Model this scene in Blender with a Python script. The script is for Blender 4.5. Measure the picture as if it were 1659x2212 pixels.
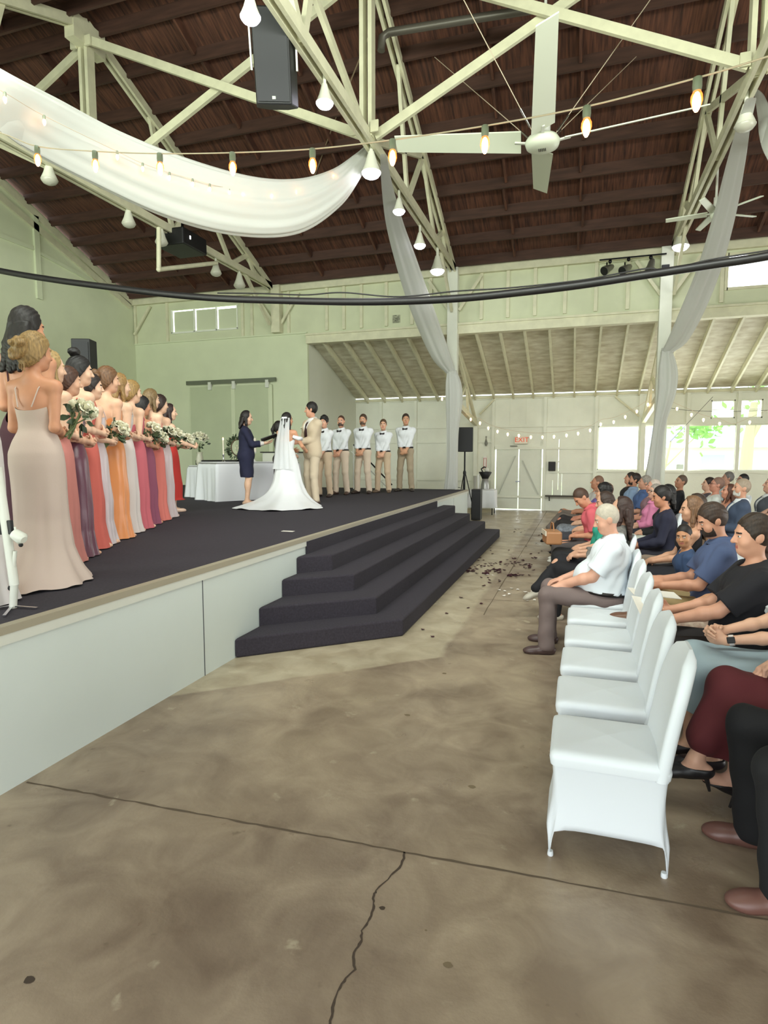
import bpy, bmesh, math, random
import numpy as np
from mathutils import Vector, Matrix
random.seed(7)
C = bpy.context.scene.collection
for o in list(bpy.data.objects): bpy.data.objects.remove(o)
sc = bpy.context.scene
PI = math.pi
# ---------------------------------------------------------------- camera
F, CX, CY, EYE = 1290.0, 829.5, 1106.0, 1.66
YAW, PIT = math.radians(17.9), math.radians(5.25)
cd = bpy.data.cameras.new('camera'); cam = bpy.data.objects.new('camera', cd); C.objects.link(cam)
cam.location = (0, 0, EYE); cam.rotation_euler = (PI/2 - PIT, 0, YAW)
cd.sensor_fit = 'VERTICAL'; cd.sensor_height = 36; cd.lens = F/2212*36
cd.clip_start = .05; cd.clip_end = 300
sc.camera = cam
_fw = np.array([-math.sin(YAW)*math.cos(PIT), math.cos(YAW)*math.cos(PIT), -math.sin(PIT)])
_rt = np.array([math.cos(YAW), math.sin(YAW), 0]); _up = np.cross(_rt, _fw); _c = np.array([0, 0, EYE])
def _ray(u, v): return _fw + _rt*(u-CX)/F - _up*(v-CY)/F
def atz(u, v, z): d = _ray(u, v); return _c + d*(z-EYE)/d[2]
def aty(u, v, y): d = _ray(u, v); return _c + d*y/d[1]
def atx(u, v, x): d = _ray(u, v); return _c + d*x/d[0]
def atd(u, v, t): return _c + _ray(u, v)*t
# ---------------------------------------------------------------- light and exposure
sc.view_settings.view_transform = 'Standard'; sc.view_settings.look = 'None'
sc.view_settings.gamma = 1; sc.view_settings.use_curve_mapping = False
sc.view_settings.exposure = 0.0
w = bpy.data.worlds.new('sky'); sc.world = w; w.use_nodes = True
nt = w.node_tree; bg = nt.nodes['Background']
bg.inputs[0].default_value = (.93, .98, 1, 1); bg.inputs[1].default_value = 3.6
def area(name, loc, target, sx, sy, power, col, spread=180):
    l = bpy.data.lights.new(name, 'AREA'); l.shape = 'RECTANGLE'; l.size = sx; l.size_y = sy
    l.energy = power; l.color = col; l.spread = math.radians(spread)
    o = bpy.data.objects.new(name, l); C.objects.link(o); o.location = loc
    o.rotation_euler = (Vector(target)-Vector(loc)).to_track_quat('-Z', 'Y').to_euler()
    return o
# daylight entering by the doors behind the camera, the right door and the window rows
area('daylight_near_door', (-1.0, -1.55, 2.0), (-2.2, 8, 1.6), 7, 3.0, 40, (.86, .95, 1))
area('daylight_right_door', (11.7, 6.0, 1.9), (0, 7, 1.2), 8, 3.0, 380, (1, .97, .93))
area('daylight_near_clerestory', (-3, 2.3, 5.6), (-6, 13, 2.5), 14, .9, 900, (.94, 1, .90))
area('fill_stage_side', (-9.3, -1.55, 1.9), (-9.5, 9, 3.2), 5, 2.8, 330, (.92, 1, .93))  # added fill to brighten the stage-side walls, not a known door
area('daylight_far_windows', (4.0, 19.0, 2.0), (1.5, 8, 1.0), 6.5, 1.3, 240, (.97, 1, .98))
# ---------------------------------------------------------------- helpers
def srgb(c):
    if isinstance(c, str): c = [int(c[i:i+2], 16)/255 for i in (0, 2, 4)]
    return tuple((x/12.92 if x <= .04045 else ((x+.055)/1.055)**2.4) for x in c) + (1,)
MATS = {}
def mat(name, col, rough=.6, metal=0, var=0, vscale=6, bump=0, bscale=60, emit=None, estr=0, stretch=None, trans=0, sheen=0, col2=None, alpha=0):
    if name in MATS: return MATS[name]
    m = bpy.data.materials.new(name); m.use_nodes = True; n = m.node_tree.nodes; L = m.node_tree.links
    b = n['Principled BSDF']; c = srgb(col)
    b.inputs['Base Color'].default_value = c; b.inputs['Roughness'].default_value = rough; b.inputs['Metallic'].default_value = metal
    if sheen: b.inputs['Sheen Weight'].default_value = sheen
    tc = None
    if var or bump:
        tc = n.new('ShaderNodeTexCoord'); mp = n.new('ShaderNodeMapping'); L.new(tc.outputs['Object'], mp.inputs[0])
        if stretch: mp.inputs['Scale'].default_value = stretch
    if var:
        t = n.new('ShaderNodeTexNoise'); t.inputs['Scale'].default_value = vscale; t.inputs['Detail'].default_value = 5
        L.new(mp.outputs[0], t.inputs['Vector'])
        r = n.new('ShaderNodeValToRGB'); r.color_ramp.elements[0].position = .3; r.color_ramp.elements[1].position = .7
        lo = srgb(col2) if col2 else tuple(x*(1-var) for x in c[:3])+(1,)
        hi = c if col2 else tuple(min(1, x*(1+var*.6)) for x in c[:3])+(1,)
        r.color_ramp.elements[0].color = lo; r.color_ramp.elements[1].color = hi
        L.new(t.outputs['Fac'], r.inputs[0]); L.new(r.outputs[0], b.inputs['Base Color'])
    if bump:
        t2 = n.new('ShaderNodeTexNoise'); t2.inputs['Scale'].default_value = bscale; L.new(mp.outputs[0], t2.inputs['Vector'])
        bp = n.new('ShaderNodeBump'); bp.inputs['Strength'].default_value = bump; bp.inputs['Distance'].default_value = .02
        L.new(t2.outputs['Fac'], bp.inputs['Height']); L.new(bp.outputs[0], b.inputs['Normal'])
    if emit: b.inputs['Emission Color'].default_value = srgb(emit); b.inputs['Emission Strength'].default_value = estr
    if trans or alpha:
        out = n['Material Output']; sh = b.outputs[0]
        if trans:
            tr = n.new('ShaderNodeBsdfTranslucent'); tr.inputs[0].default_value = c
            mx = n.new('ShaderNodeMixShader'); mx.inputs[0].default_value = trans; L.new(sh, mx.inputs[1]); L.new(tr.outputs[0], mx.inputs[2]); sh = mx.outputs[0]
        if alpha:
            tp = n.new('ShaderNodeBsdfTransparent'); mx = n.new('ShaderNodeMixShader'); mx.inputs[0].default_value = alpha
            L.new(sh, mx.inputs[1]); L.new(tp.outputs[0], mx.inputs[2]); sh = mx.outputs[0]
        L.new(sh, out.inputs['Surface'])
    MATS[name] = m; return m
class MB:
    """collects shapes, then links them as one mesh object"""
    def __init__(s): s.v = []; s.f = []; s.sm = []
    def add(s, v, f, smooth=False):
        k = len(s.v); s.v += [tuple(map(float, p)) for p in v]; s.f += [tuple(i+k for i in q) for q in f]; s.sm += [smooth]*len(f); return s
    def box(s, a, b):
        (x0, y0, z0), (x1, y1, z1) = a, b
        x0, x1 = min(x0, x1), max(x0, x1); y0, y1 = min(y0, y1), max(y0, y1); z0, z1 = min(z0, z1), max(z0, z1)
        v = [(x, y, z) for x in (x0, x1) for y in (y0, y1) for z in (z0, z1)]
        return s.add(v, [(0, 1, 3, 2), (4, 6, 7, 5), (0, 4, 5, 1), (2, 3, 7, 6), (0, 2, 6, 4), (1, 5, 7, 3)])
    def bar(s, a, b, w, h, ref=(0, 0, 1)):
        a, b = Vector(a), Vector(b); d = (b-a).normalized(); ref = Vector(ref)
        if abs(d.dot(ref)) > .98: ref = Vector((0, 1, 0))
        x = d.cross(ref).normalized()*w/2; y = x.cross(d).normalized()*h/2
        v = [p+i*x+j*y for p in (a, b) for i in (-1, 1) for j in (-1, 1)]
        return s.add(v, [(0, 1, 3, 2), (4, 6, 7, 5), (0, 4, 5, 1), (2, 3, 7, 6), (0, 2, 6, 4), (1, 5, 7, 3)])
    def tube(s, pts, r, n=8, cap=True):
        pts = [Vector(p) for p in pts]; rs = r if hasattr(r, '__len__') else [r]*len(pts); v = []; prev = None
        for i, p in enumerate(pts):
            d = (pts[min(i+1, len(pts)-1)]-pts[max(i-1, 0)]).normalized()
            if prev is None: ref = Vector((0, 0, 1)) if abs(d.z) < .9 else Vector((1, 0, 0)); x = d.cross(ref).normalized()
            else: x = (prev-d*prev.dot(d)).normalized()
            prev = x; y = d.cross(x)
            v += [p+(x*math.cos(2*PI*k/n)+y*math.sin(2*PI*k/n))*rs[i] for k in range(n)]
        f = [(i*n+k, i*n+(k+1) % n, (i+1)*n+(k+1) % n, (i+1)*n+k) for i in range(len(pts)-1) for k in range(n)]
        s.add(v, f, True)
        if cap: s.add(v[:n], [tuple(range(n))[::-1]]); s.add(v[-n:], [tuple(range(n))])
        return s
    def lathe(s, prof, at=(0, 0, 0), n=16, axis=None, smooth=True):
        R = Matrix.Identity(3) if axis is None else Vector((0, 0, 1)).rotation_difference(Vector(axis)).to_matrix()
        v = [Vector(at)+R@Vector((r*math.cos(2*PI*k/n), r*math.sin(2*PI*k/n), z)) for r, z in prof for k in range(n)]
        f = [(i*n+k, i*n+(k+1) % n, (i+1)*n+(k+1) % n, (i+1)*n+k) for i in range(len(prof)-1) for k in range(n)]
        s.add(v, f, smooth); s.add(v[:n], [tuple(range(n))[::-1]]); s.add(v[-n:], [tuple(range(n))]); return s
    def ball(s, c, r, n=12, m=8):
        r = r if hasattr(r, '__len__') else (r,)*3
        v = [(c[0]+r[0]*math.sin(PI*j/m)*math.cos(2*PI*k/n), c[1]+r[1]*math.sin(PI*j/m)*math.sin(2*PI*k/n), c[2]+r[2]*math.cos(PI*j/m)) for j in range(m+1) for k in range(n)]
        return s.add(v, [(j*n+k, (j+1)*n+k, (j+1)*n+(k+1) % n, j*n+(k+1) % n) for j in range(m) for k in range(n)], True)
    def grid(s, rows, close=False, smooth=True):
        n = len(rows[0]); m = len(rows); v = [p for r in rows for p in r]; kk = n if close else n-1
        return s.add(v, [(i*n+k, i*n+(k+1) % n, (i+1)*n+(k+1) % n, (i+1)*n+k) for i in range(m-1) for k in range(kk)], smooth)
    def prism(s, poly, z0, z1):
        n = len(poly); v = [(x, y, z0) for x, y in poly]+[(x, y, z1) for x, y in poly]
        return s.add(v, [tuple(range(n))[::-1], tuple(range(n, 2*n))]+[(i, (i+1) % n, n+(i+1) % n, n+i) for i in range(n)])
    def build(s, name, m, parent=None, bevel=0, seg=2, solid=0, subd=0):
        me = bpy.data.meshes.new(name); me.from_pydata(s.v, [], s.f); me.polygons.foreach_set('use_smooth', s.sm); me.update()
        bm = bmesh.new(); bm.from_mesh(me); bmesh.ops.remove_doubles(bm, verts=bm.verts, dist=1e-6) if subd else None
        bmesh.ops.recalc_face_normals(bm, faces=bm.faces); bm.to_mesh(me); bm.free()
        for mm in (m if isinstance(m, list) else [m]): me.materials.append(mm)
        o = bpy.data.objects.new(name, me); C.objects.link(o)
        if parent: o.parent = parent
        if solid: q = o.modifiers.new('s', 'SOLIDIFY'); q.thickness = solid; q.offset = 0
        if bevel: q = o.modifiers.new('b', 'BEVEL'); q.width = bevel; q.segments = seg; q.limit_method = 'ANGLE'
        if subd: q = o.modifiers.new('u', 'SUBSURF'); q.levels = q.render_levels = subd
        return o
def tag(o, label, cat, group=None, kind=None):
    o['label'] = label; o['category'] = cat
    if group: o['group'] = group
    if kind: o['kind'] = kind
    return o
def thing(name, label, cat, loc=(0, 0, 0), rz=0, group=None):
    o = bpy.data.objects.new(name, None); C.objects.link(o); o.location = tuple(map(float, loc)); o.rotation_euler = (0, 0, rz)
    return tag(o, label, cat, group)
def struct(mb, name, m, **k):
    o = mb.build(name, m, **k)
    if not o.parent: o['kind'] = 'structure'
    return o
def dup(o, loc=None, rz=None, label=None, parent=None):
    c = o.copy(); C.objects.link(c)
    if parent: c.parent = parent
    if loc is not None: c.location = tuple(map(float, loc))
    if rz is not None: c.rotation_euler = (0, 0, rz)
    if label: c['label'] = label
    for ch in list(o.children): dup(ch, parent=c)
    return c
_tn = [0]
def trim(mb, m, **k):
    _tn[0] += 1; return struct(mb, 'trim_%d' % _tn[0], m, **k)
def text(name, body, size, loc, rot, m, parent=None, ext=.004):
    cu = bpy.data.curves.new(name, 'FONT'); cu.body = body; cu.size = size; cu.extrude = ext; cu.align_x = 'CENTER'; cu.align_y = 'CENTER'
    t = bpy.data.objects.new(name+'_curve', cu); C.objects.link(t); bpy.context.view_layer.update()
    me = bpy.data.meshes.new_from_object(t.evaluated_get(bpy.context.evaluated_depsgraph_get())); bpy.data.objects.remove(t)
    me.materials.clear(); me.materials.append(m)
    o = bpy.data.objects.new(name, me); C.objects.link(o); o.location = loc; o.rotation_euler = rot
    if parent: o.parent = parent
    return o
# ---------------------------------------------------------------- materials of the place
WHITE = mat('white_paint', 'e4e6d8', .55, var=.06, vscale=2.2, bump=.08, bscale=25)
GREENW = mat('pale_green_paint', 'd3d9ba', .6, var=.05, vscale=1.5, bump=.06, bscale=20)
CREAM = mat('cream_timber_paint', 'd6d3b6', .5, var=.10, vscale=5, bump=.1, bscale=30)
DIRTYW = mat('weathered_white_board', 'dedbc9', .7, var=.5, vscale=2.5, stretch=(1.2, 3, 1), col2='b9b097')
ROOF = mat('brown_roof_board', '6b4331', .8, var=.5, vscale=3, stretch=(9, .6, .6), col2='321d16', bump=.3, bscale=18)
PURL = mat('dark_brown_timber', '4a3026', .75, var=.3, vscale=4, stretch=(.5, 4, 4))
CARPET = mat('black_carpet', '36313a', .95, var=.25, vscale=60, bump=.4, bscale=400)
SKIRT = mat('stage_white_panel', 'd8e0dc', .45, var=.03, vscale=1.5)
BLACK = mat('black_plastic', '0d0d10', .55); BLACKM = mat('black_metal', '141416', .35, .6)
CHROME = mat('chrome', 'cfcfd2', .15, 1); WMETAL = mat('white_enamel', 'd9dad0', .35)
GLASS = mat('window_glass', 'ffffff', .05, alpha=.92)
def floor_mat():
    m = bpy.data.materials.new('stained_concrete'); m.use_nodes = True; n = m.node_tree.nodes; L = m.node_tree.links; b = n['Principled BSDF']
    tc = n.new('ShaderNodeTexCoord'); sp = n.new('ShaderNodeSeparateXYZ'); L.new(tc.outputs['Object'], sp.inputs[0])
    def noise(sc_, det=6, dist=0, w=.55):
        t = n.new('ShaderNodeTexNoise'); t.inputs['Scale'].default_value = sc_; t.inputs['Detail'].default_value = det; t.inputs['Distortion'].default_value = dist; t.inputs['Roughness'].default_value = w
        L.new(tc.outputs['Object'], t.inputs['Vector']); return t.outputs['Fac']
    def ramp(x, a, b_, ca, cb):
        r = n.new('ShaderNodeValToRGB'); e = r.color_ramp.elements; e[0].position = a; e[1].position = b_; e[0].color = ca; e[1].color = cb; L.new(x, r.inputs[0]); return r.outputs[0]
    def mix(f, a, b_, mode='MIX'):
        x = n.new('ShaderNodeMix'); x.data_type = 'RGBA'; x.blend_type = mode
        for i, s in ((0, f), (6, a), (7, b_)):
            if isinstance(s, (float, int)): x.inputs[i].default_value = s
            elif isinstance(s, tuple): x.inputs[i].default_value = s
            else: L.new(s, x.inputs[i])
        return x.outputs[2]
    def mth(op, a, b_=0.0, cl=False):
        x = n.new('ShaderNodeMath'); x.operation = op; x.use_clamp = cl
        for i, s in ((0, a), (1, b_)):
            if isinstance(s, (float, int)): x.inputs[i].default_value = s
            else: L.new(s, x.inputs[i])
        return x.outputs[0]
    k, wt = (0, 0, 0, 1), (1, 1, 1, 1)
    c = ramp(noise(.9, 8, .4), .38, .64, srgb('746353'), srgb('ab9a83'))
    c = mix(mth('MULTIPLY', noise(.55, 4, .8), .8), c, ramp(noise(3.2, 8, 1.2), .35, .7, srgb('6c5b4c'), srgb('b5a58e')))
    c = mix(ramp(noise(5, 6, .3), .66, .72, k, (.5, .5, .5, 1)), c, srgb('c0b59b'))
    c = mix(ramp(noise(9, 3), .70, .78, k, (.7, .7, .7, 1)), c, srgb('5c4c3c'))
    # pale newer concrete beside the steps (own shape: stops at a slanted edge)
    x = mth('ADD', sp.outputs[0], mth('MULTIPLY', mth('SUBTRACT', noise(2.2, 4), .5), .12)); y = sp.outputs[1]
    near = mth('MULTIPLY', mth('SUBTRACT', mth('SUBTRACT', y, mth('MULTIPLY', x, .85)), 5.62), 25., True)   # y > 5.6 + .85 x
    band = mth('MULTIPLY', mth('SUBTRACT', -1.02, x), 20., True)
    pm = mth('MULTIPLY', near, band)
    c = mix(mth('MULTIPLY', pm, .62), c, ramp(noise(4, 8, .6), .35, .7, srgb('a99c82'), srgb('cfc5ab')))
    L.new(c, b.inputs['Base Color'])
    L.new(ramp(noise(2.5, 5), .3, .7, (.26,)*3+(1,), (.5,)*3+(1,)), b.inputs['Roughness'])
    bp = n.new('ShaderNodeBump'); bp.inputs['Strength'].default_value = .15; bp.inputs['Distance'].default_value = .01
    L.new(noise(30, 6), bp.inputs['Height']); L.new(bp.outputs[0], b.inputs['Normal'])
    return m
CONC = floor_mat()
# ---------------------------------------------------------------- room shell
XL, XR, YN, YE, YC, YF = -13.0, 12.0, -1.75, 2.15, 15.4, 19.2     # gable, right end, near wall, near eave, clerestory, far wall
ZE, ZR, YR = 6.4, 9.15, 8.8
floor = struct(MB().box((XL, YN, -.1), (XR, YF+.1, 0)), 'floor', CONC)
def seam(pts, w, name, col):
    r1, r2 = [], []
    for i, p in enumerate(pts):
        d = Vector(pts[min(i+1, len(pts)-1)])-Vector(pts[max(i-1, 0)]); q = Vector((-d.y, d.x)).normalized()*w*(.55+.9*random.random())/2
        r1.append((p[0]+q.x, p[1]+q.y, .0012)); r2.append((p[0]-q.x, p[1]-q.y, .0012))
    return MB().grid([r1, r2], smooth=False).build(name, mat('crack_'+col, col, .9), floor)
def wob(a, b, n, amp):
    return [(a[0]+(b[0]-a[0])*i/n+random.uniform(-amp, amp), a[1]+(b[1]-a[1])*i/n+random.uniform(-amp, amp)) for i in range(n+1)]
seam(wob((-2.64, 2.22), (-.64, 2.29), 40, .004)+wob((-.6, 2.29), (4, 2.45), 60, .003), .010, 'floor_joint', '5a4d3e')
crack = [atz(u, v, 0)[:2] for u, v in [(874, 1842), (868, 1868), (845, 1893), (812, 1925), (806, 1938), (808, 1958), (800, 1985), (782, 2010), (780, 2035), (765, 2058), (766, 2095), (742, 2120), (728, 2150), (718, 2185), (712, 2212), (690, 2290)]]
fine = []
for a, b in zip(crack, crack[1:]): fine += wob(a, b, 4, .003)[:-1]
seam(fine, .008, 'floor_crack', '463a2f')
seam(wob((-.9, 6.2), (-.86, 19), 40, .004), .012, 'floor_joint', '6b5f4e'); seam(wob((-1.45, 9.5), (6, 9.5), 40, .004), .010, 'floor_joint', '6b5f4e')
seam(wob((-1.0, 6.9), (.0, 7.0), 12, .006), .008, 'floor_crack', '6b5f4e'); seam(wob((-1.2, 13), (6, 13.2), 30, .004), .010, 'floor_joint', '6b5f4e')
for u, v, r in [(826, 1962, .012), (62, 2117, .018), (920, 2010, .005), (880, 1545, .02), (960, 1455, .02), (968, 2085, .016), (1020, 1700, .02)]:
    p = atz(u, v, 0); MB().add([(p[0]+r*(.7+.5*random.random())*math.cos(a), p[1]+r*.8*math.sin(a), .0012) for a in [i*PI/5 for i in range(10)]], [tuple(range(10))]).build('floor_chip', mat('chip_dark', '43372c', .9) if v in (1962, 2117) else mat('stain_brown', '75664f', .8), floor)
# far low wall with its window row
o = MB()
for a, b in [((-7.2, 0), (-2.5, 3.6)), ((-2.5, 1.93), (-1.02, 3.6)), ((-1.02, 0), (-.727, 3.6)), ((-.727, 0), (-.715, .4)), ((-.727, .95), (-.715, 3.6)), ((-.715, 0), (-.565, 3.6)), ((-.565, 0), (-.551, .65)), ((-.565, 2.2), (-.551, 3.6)), ((-.565, 1.5), (-.551, 1.54)), ((-.551, 0), (-.456, 3.6)), ((-.456, 0), (-.444, .4)), ((-.456, 1.15), (-.444, 3.6)), ((-.444, 0), (.56, 3.6)), ((.56, 0), (8.6, 1.27)), ((.56, 2.585), (3.57, 3.6)), ((3.57, 2.585), (4.86, 2.75)),
             ((3.57, 3.27), (4.86, 3.6)), ((4.18, 2.75), (4.24, 3.27)), ((4.86, 2.585), (8.6, 3.6)), ((8.6, 0), (XR, 3.6))]:
    o.box((a[0], YF, a[1]), (b[0], YF+.1, b[1]))
wall_far = struct(o, 'wall_far', WHITE)
for x in (-6.3, -5.1, -3.95, -2.56, -.98, .5, 1.72, 2.98, 4.27, 5.6, 7.0):      # studs
    trim(MB().box((x-.045, YF-.07, 0 if x < .5 else 0), (x+.045, YF, 3.55)), WHITE)
for z, a, b in ((.93, -7.2, -2.6), (2.15, -7.2, -2.6), (2.62, -7.2, .5), (1.93, -1, .5), (.42, -2.5, .5), (1.2, -.9, .5), (1.24, .5, 8.6), (2.62, .5, 8.6), (3.5, -7.2, 9)):
    trim(MB().box((a, YF-.045, z-.035), (b, YF, z+.035)), WHITE)
for x in (-2.05, -1.55, -.6, -.15): trim(MB().box((x-.01, YF-.012, 2.65), (x+.01, YF, 3.5)), WHITE)
for a, b in (((-3.0, 3.0), (-2.55, 3.45)), ((1.0, 3.45), (1.68, 2.85))): trim(MB().bar((a[0], YF-.09, a[1]), (b[0], YF-.09, b[1]), .05, .05), CREAM)
k = 0
for a, b in [((.56, 1.27), (1.74, 2.585)), ((1.74, 1.27), (2.98, 2.585)), ((2.98, 1.27), (4.25, 2.585)), ((4.25, 1.27), (5.6, 2.585)), ((5.6, 1.27), (8.6, 2.585)), ((3.57, 2.75), (4.18, 3.27)), ((4.24, 2.75), (4.86, 3.27))]:
    k += 1; g = struct(MB().box((a[0]+.02, YF+.045, a[1]+.02), (b[0]-.02, YF+.053, b[1]-.02)), 'window_%d' % k, GLASS)
    fr = MB()
    for p, q in (((a[0], a[1]), (b[0], a[1]+.035)), ((a[0], b[1]-.035), (b[0], b[1])), ((a[0], a[1]), (a[0]+.03, b[1])), ((b[0]-.03, a[1]), (b[0], b[1]))): fr.box((p[0], YF+.02, p[1]), (q[0], YF+.08, q[1]))
    if k > 5: fr.box((a[0], YF+.03, 2.99), (b[0], YF+.06, 3.005))
    fr.build('window_frame', WHITE, g)
# thin gaps of daylight between the boards of the far wall are real slits: the double door
dm = mat('door_white', 'dcdfd2', .5, var=.03)
d = struct(MB().box((-2.46, YF+.02, .03), (-1.775, YF+.07, 1.9)).box((-1.745, YF+.02, .03), (-1.06, YF+.07, 1.9)), 'door_1', dm)
b_ = MB().bar((-2.36, YF+.0, .5), (-1.86, YF, 1.7), .03, .05, (0, 1, 0)).bar((-1.14, YF, .5), (-1.64, YF, 1.55), .03, .05, (0, 1, 0))
b_.build('door_brace', mat('door_brace_grey', 'bcc0b6', .6), d)
MB().box((-1.84, YF-.04, .88), (-1.7, YF+.02, .92)).build('door_latch', CHROME, d)
trim(MB().box((-2.5, YF-.06, 1.9), (-1.02, YF+.0, 1.99)), WHITE)
# wall behind the stage, its side return and the clerestory band above
struct(MB().box((XL, YC, 0), (-7.2, YC+.1, 5.08)), 'wall_stage', GREENW)
struct(MB().box((-7.3, YC+.1, 0), (-7.2, YF, 5.0)), 'wall_return', mat('return_white', 'd6d8c9', .6, var=.03, vscale=2))
o = MB()
for a, b in [((XL, 5.08), (-11.62, ZE)), ((-11.62, 5.08), (-9.36, 5.33)), ((-11.62, 6.0), (-9.36, ZE)), ((-9.36, 5.08), (-7.2, ZE)), ((-7.2, 5.0), (3.05, ZE)), ((3.05, 5.0), (5.3, 5.4)), ((3.05, 6.12), (5.3, ZE)), ((5.3, 5.0), (XR, ZE))]:
    o.box((a[0], YC, a[1]), (b[0], YC+.08, b[1]))
struct(o, 'wall_clerestory', mat('clerestory_paint', 'cfd3b4', .6, var=.06, vscale=2))
for x in [-12.9, -11.75, -9.2, -8.9, -7.75, -6.6, -6.1, -5.6, -4.9, -4.2, -3.7, -2.4, -1.75, -1.1, -.4, .3, 1.0, 2.6, 2.95, 5.4]:
    trim(MB().box((x-.04, YC-.05, 5.1), (x+.04, YC, ZE-.02)), CREAM)
for x0, x1 in ((-12.3, -12.9), (-8.7, -8.15), (-7.4, -7.95), (-3.75, -3.2), (-2.4, -2.95), (1.15, 1.7), (2.5, 1.95)):
    trim(MB().bar((x0, YC-.1, 6.15), (x1, YC-.1, 5.35), .05, .07), CREAM)
trim(MB().box((XL, YC-.12, ZE-.18), (XR, YC+.05, ZE)), CREAM)                    # eave plate
trim(MB().box((-7.2, YC-.1, 4.77), (XR, YC+.14, 4.98)), CREAM)                   # girder over the lean-to
trim(MB().box((-7.2, YC-.14, 4.98), (XR, YC-.02, 5.03)), CREAM)
trim(MB().box((XL, YC-.04, 5.06), (-7.2, YC+.02, 5.10)), GREENW)
wq = struct(MB().box((-11.56, YC+.05, 5.37), (-10.85, YC+.06, 5.96)).box((-10.79, YC+.05, 5.37), (-10.1, YC+.06, 5.96)).box((-10.04, YC+.05, 5.37), (-9.4, YC+.06, 5.93)), 'window_8', mat('window_board', 'c9ceb2', .6))
fr = MB()
for x in (-11.62, -10.84, -10.09, -9.4): fr.box((x, YC-.03, 5.33), (x+.035, YC+.02, 6.0))
fr.box((-11.62, YC-.03, 5.31), (-9.36, YC+.02, 5.36)).build('window_frame', WHITE, wq)
w9 = struct(MB().box((3.08, YC+.03, 5.43), (5.27, YC+.04, 6.09)), 'window_9', GLASS)
MB().box((3.05, YC-.03, 5.36), (5.3, YC+.03, 5.42)).box((3.05, YC-.03, 6.1), (5.3, YC+.03, 6.16)).box((3.0, YC-.03, 5.36), (3.07, YC+.03, 6.16)).build('window_frame', CREAM, w9)
# left gable
o = MB().add([(XL, YN, 0), (XL, YF, 0), (XL, YF, 3.5), (XL, YC, 5), (XL, YC, ZE), (XL, YR, ZR), (XL, YE, ZE), (XL, YE, 5), (XL, YN, 3.6)], [(8, 7, 6, 5, 4, 3, 2, 1, 0)])
struct(o, 'wall_left', GREENW, solid=.08)
for a, b in (((YC-.1, ZE+.12), (YR, ZR+.06)), ((YC-.2, ZE+.02), (YR, ZR-.42))): trim(MB().bar((XL+.06, a[0], a[1]-.25), (XL+.06, b[0], b[1]-.25), .08, .16), CREAM)
trim(MB().box((XL+.04, 11.9, 5.6), (XL+.1, 12.05, 7.6)), GREENW); trim(MB().box((XL+.04, 8, 6.75), (XL+.08, 12, 6.85)), GREENW); trim(MB().bar((XL+.06, 12, 6.75), (XL+.06, 14.9, 6.35), .05, .08), GREENW)
# right end, near wall (with a big doorway behind the camera; left opening added for the stage fill)
struct(MB().box((XR, YN, 0), (XR+.1, 2, ZR)).box((XR, 10, 0), (XR+.1, YF, ZR)).box((XR, 2, 3.6), (XR+.1, 10, ZR)), 'wall_right', WHITE)
struct(MB().box((XL, YN-.1, 0), (-11.8, YN, 3.7)).box((-6.8, YN-.1, 0), (-4.6, YN, 3.7)).box((-11.8, YN-.1, 3.35), (-6.8, YN, 3.7)).box((2.6, YN-.1, 0), (XR, YN, 3.7)).box((-4.6, YN-.1, 3.55), (2.6, YN, 3.7)), 'wall_near', WHITE)
struct(MB().box((XL, YE-.08, 4.8), (XR, YE, 5.1)).box((XL, YE-.08, 6.1), (XR, YE, ZE)).box((XL, YE-.08, 5.1), (-10, YE, 6.1)).box((4, YE-.08, 5.1), (XR, YE, 6.1)), 'wall_near_clerestory', WHITE)
# roofs
sl = (ZR-ZE)/(YR-YC)
def roofz(y): return ZR-abs(y-YR)*(ZR-ZE)/(YC-YR)
o = MB().add([(XL-.2, YC+.4, roofz(YC+.4)+.1), (XR, YC+.4, roofz(YC+.4)+.1), (XR, YR, ZR+.1), (XL-.2, YR, ZR+.1)], [(0, 1, 2, 3)]).add([(XL-.2, YE-.4, roofz(YE-.4)+.1), (XR, YE-.4, roofz(YE-.4)+.1), (XR, YR, ZR+.1), (XL-.2, YR, ZR+.1)], [(3, 2, 1, 0)])
struct(o, 'ceiling', ROOF, solid=.04)
y = YC-.25
while y > YE+.3:
    z = roofz(y); trim(MB().bar((XL, y, z-.02), (XR, y, z-.02), .05, .22), PURL); y -= .68
for x in (-10.6, -9.5, -6.6, -4.9, -1.6, -.1, 3.6, 5.2):
    yy = YC-.6
    for i in range(18):
        yb = yy-i*.68; z = roofz(yb)
        if yb < YE+.9: break
        if abs(yb-YR) < .5: continue
        xx = x+random.uniform(-.06, .06); trim(MB().bar((xx, yb+.31, roofz(yb+.31)-.0), (xx, yb-.31, roofz(yb-.31)-.0), .05, .16), ROOF)
zc, zf = 4.85, 3.62
struct(MB().add([(-7.25, YC, zc+.12), (XR, YC, zc+.12), (XR, YF+.02, zf+.02), (-7.25, YF+.02, zf+.02)], [(0, 1, 2, 3)]), 'ceiling_lean_to', DIRTYW, solid=.03)
x = -6.75
while x < 6.5:
    trim(MB().bar((x, YC+.05, zc), (x, YF-.02, zf-.09), .05, .16), CREAM); x += .6
struct(MB().add([(XL, YE, zc+.12), (XR, YE, zc+.12), (XR, YN, zf+.05), (XL, YN, zf+.05)], [(3, 2, 1, 0)]), 'ceiling_near_lean_to', DIRTYW, solid=.03)
trim(MB().box((-7.2, YF-.1, 3.50), (XR, YF+.02, 3.56)), CREAM)
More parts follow.
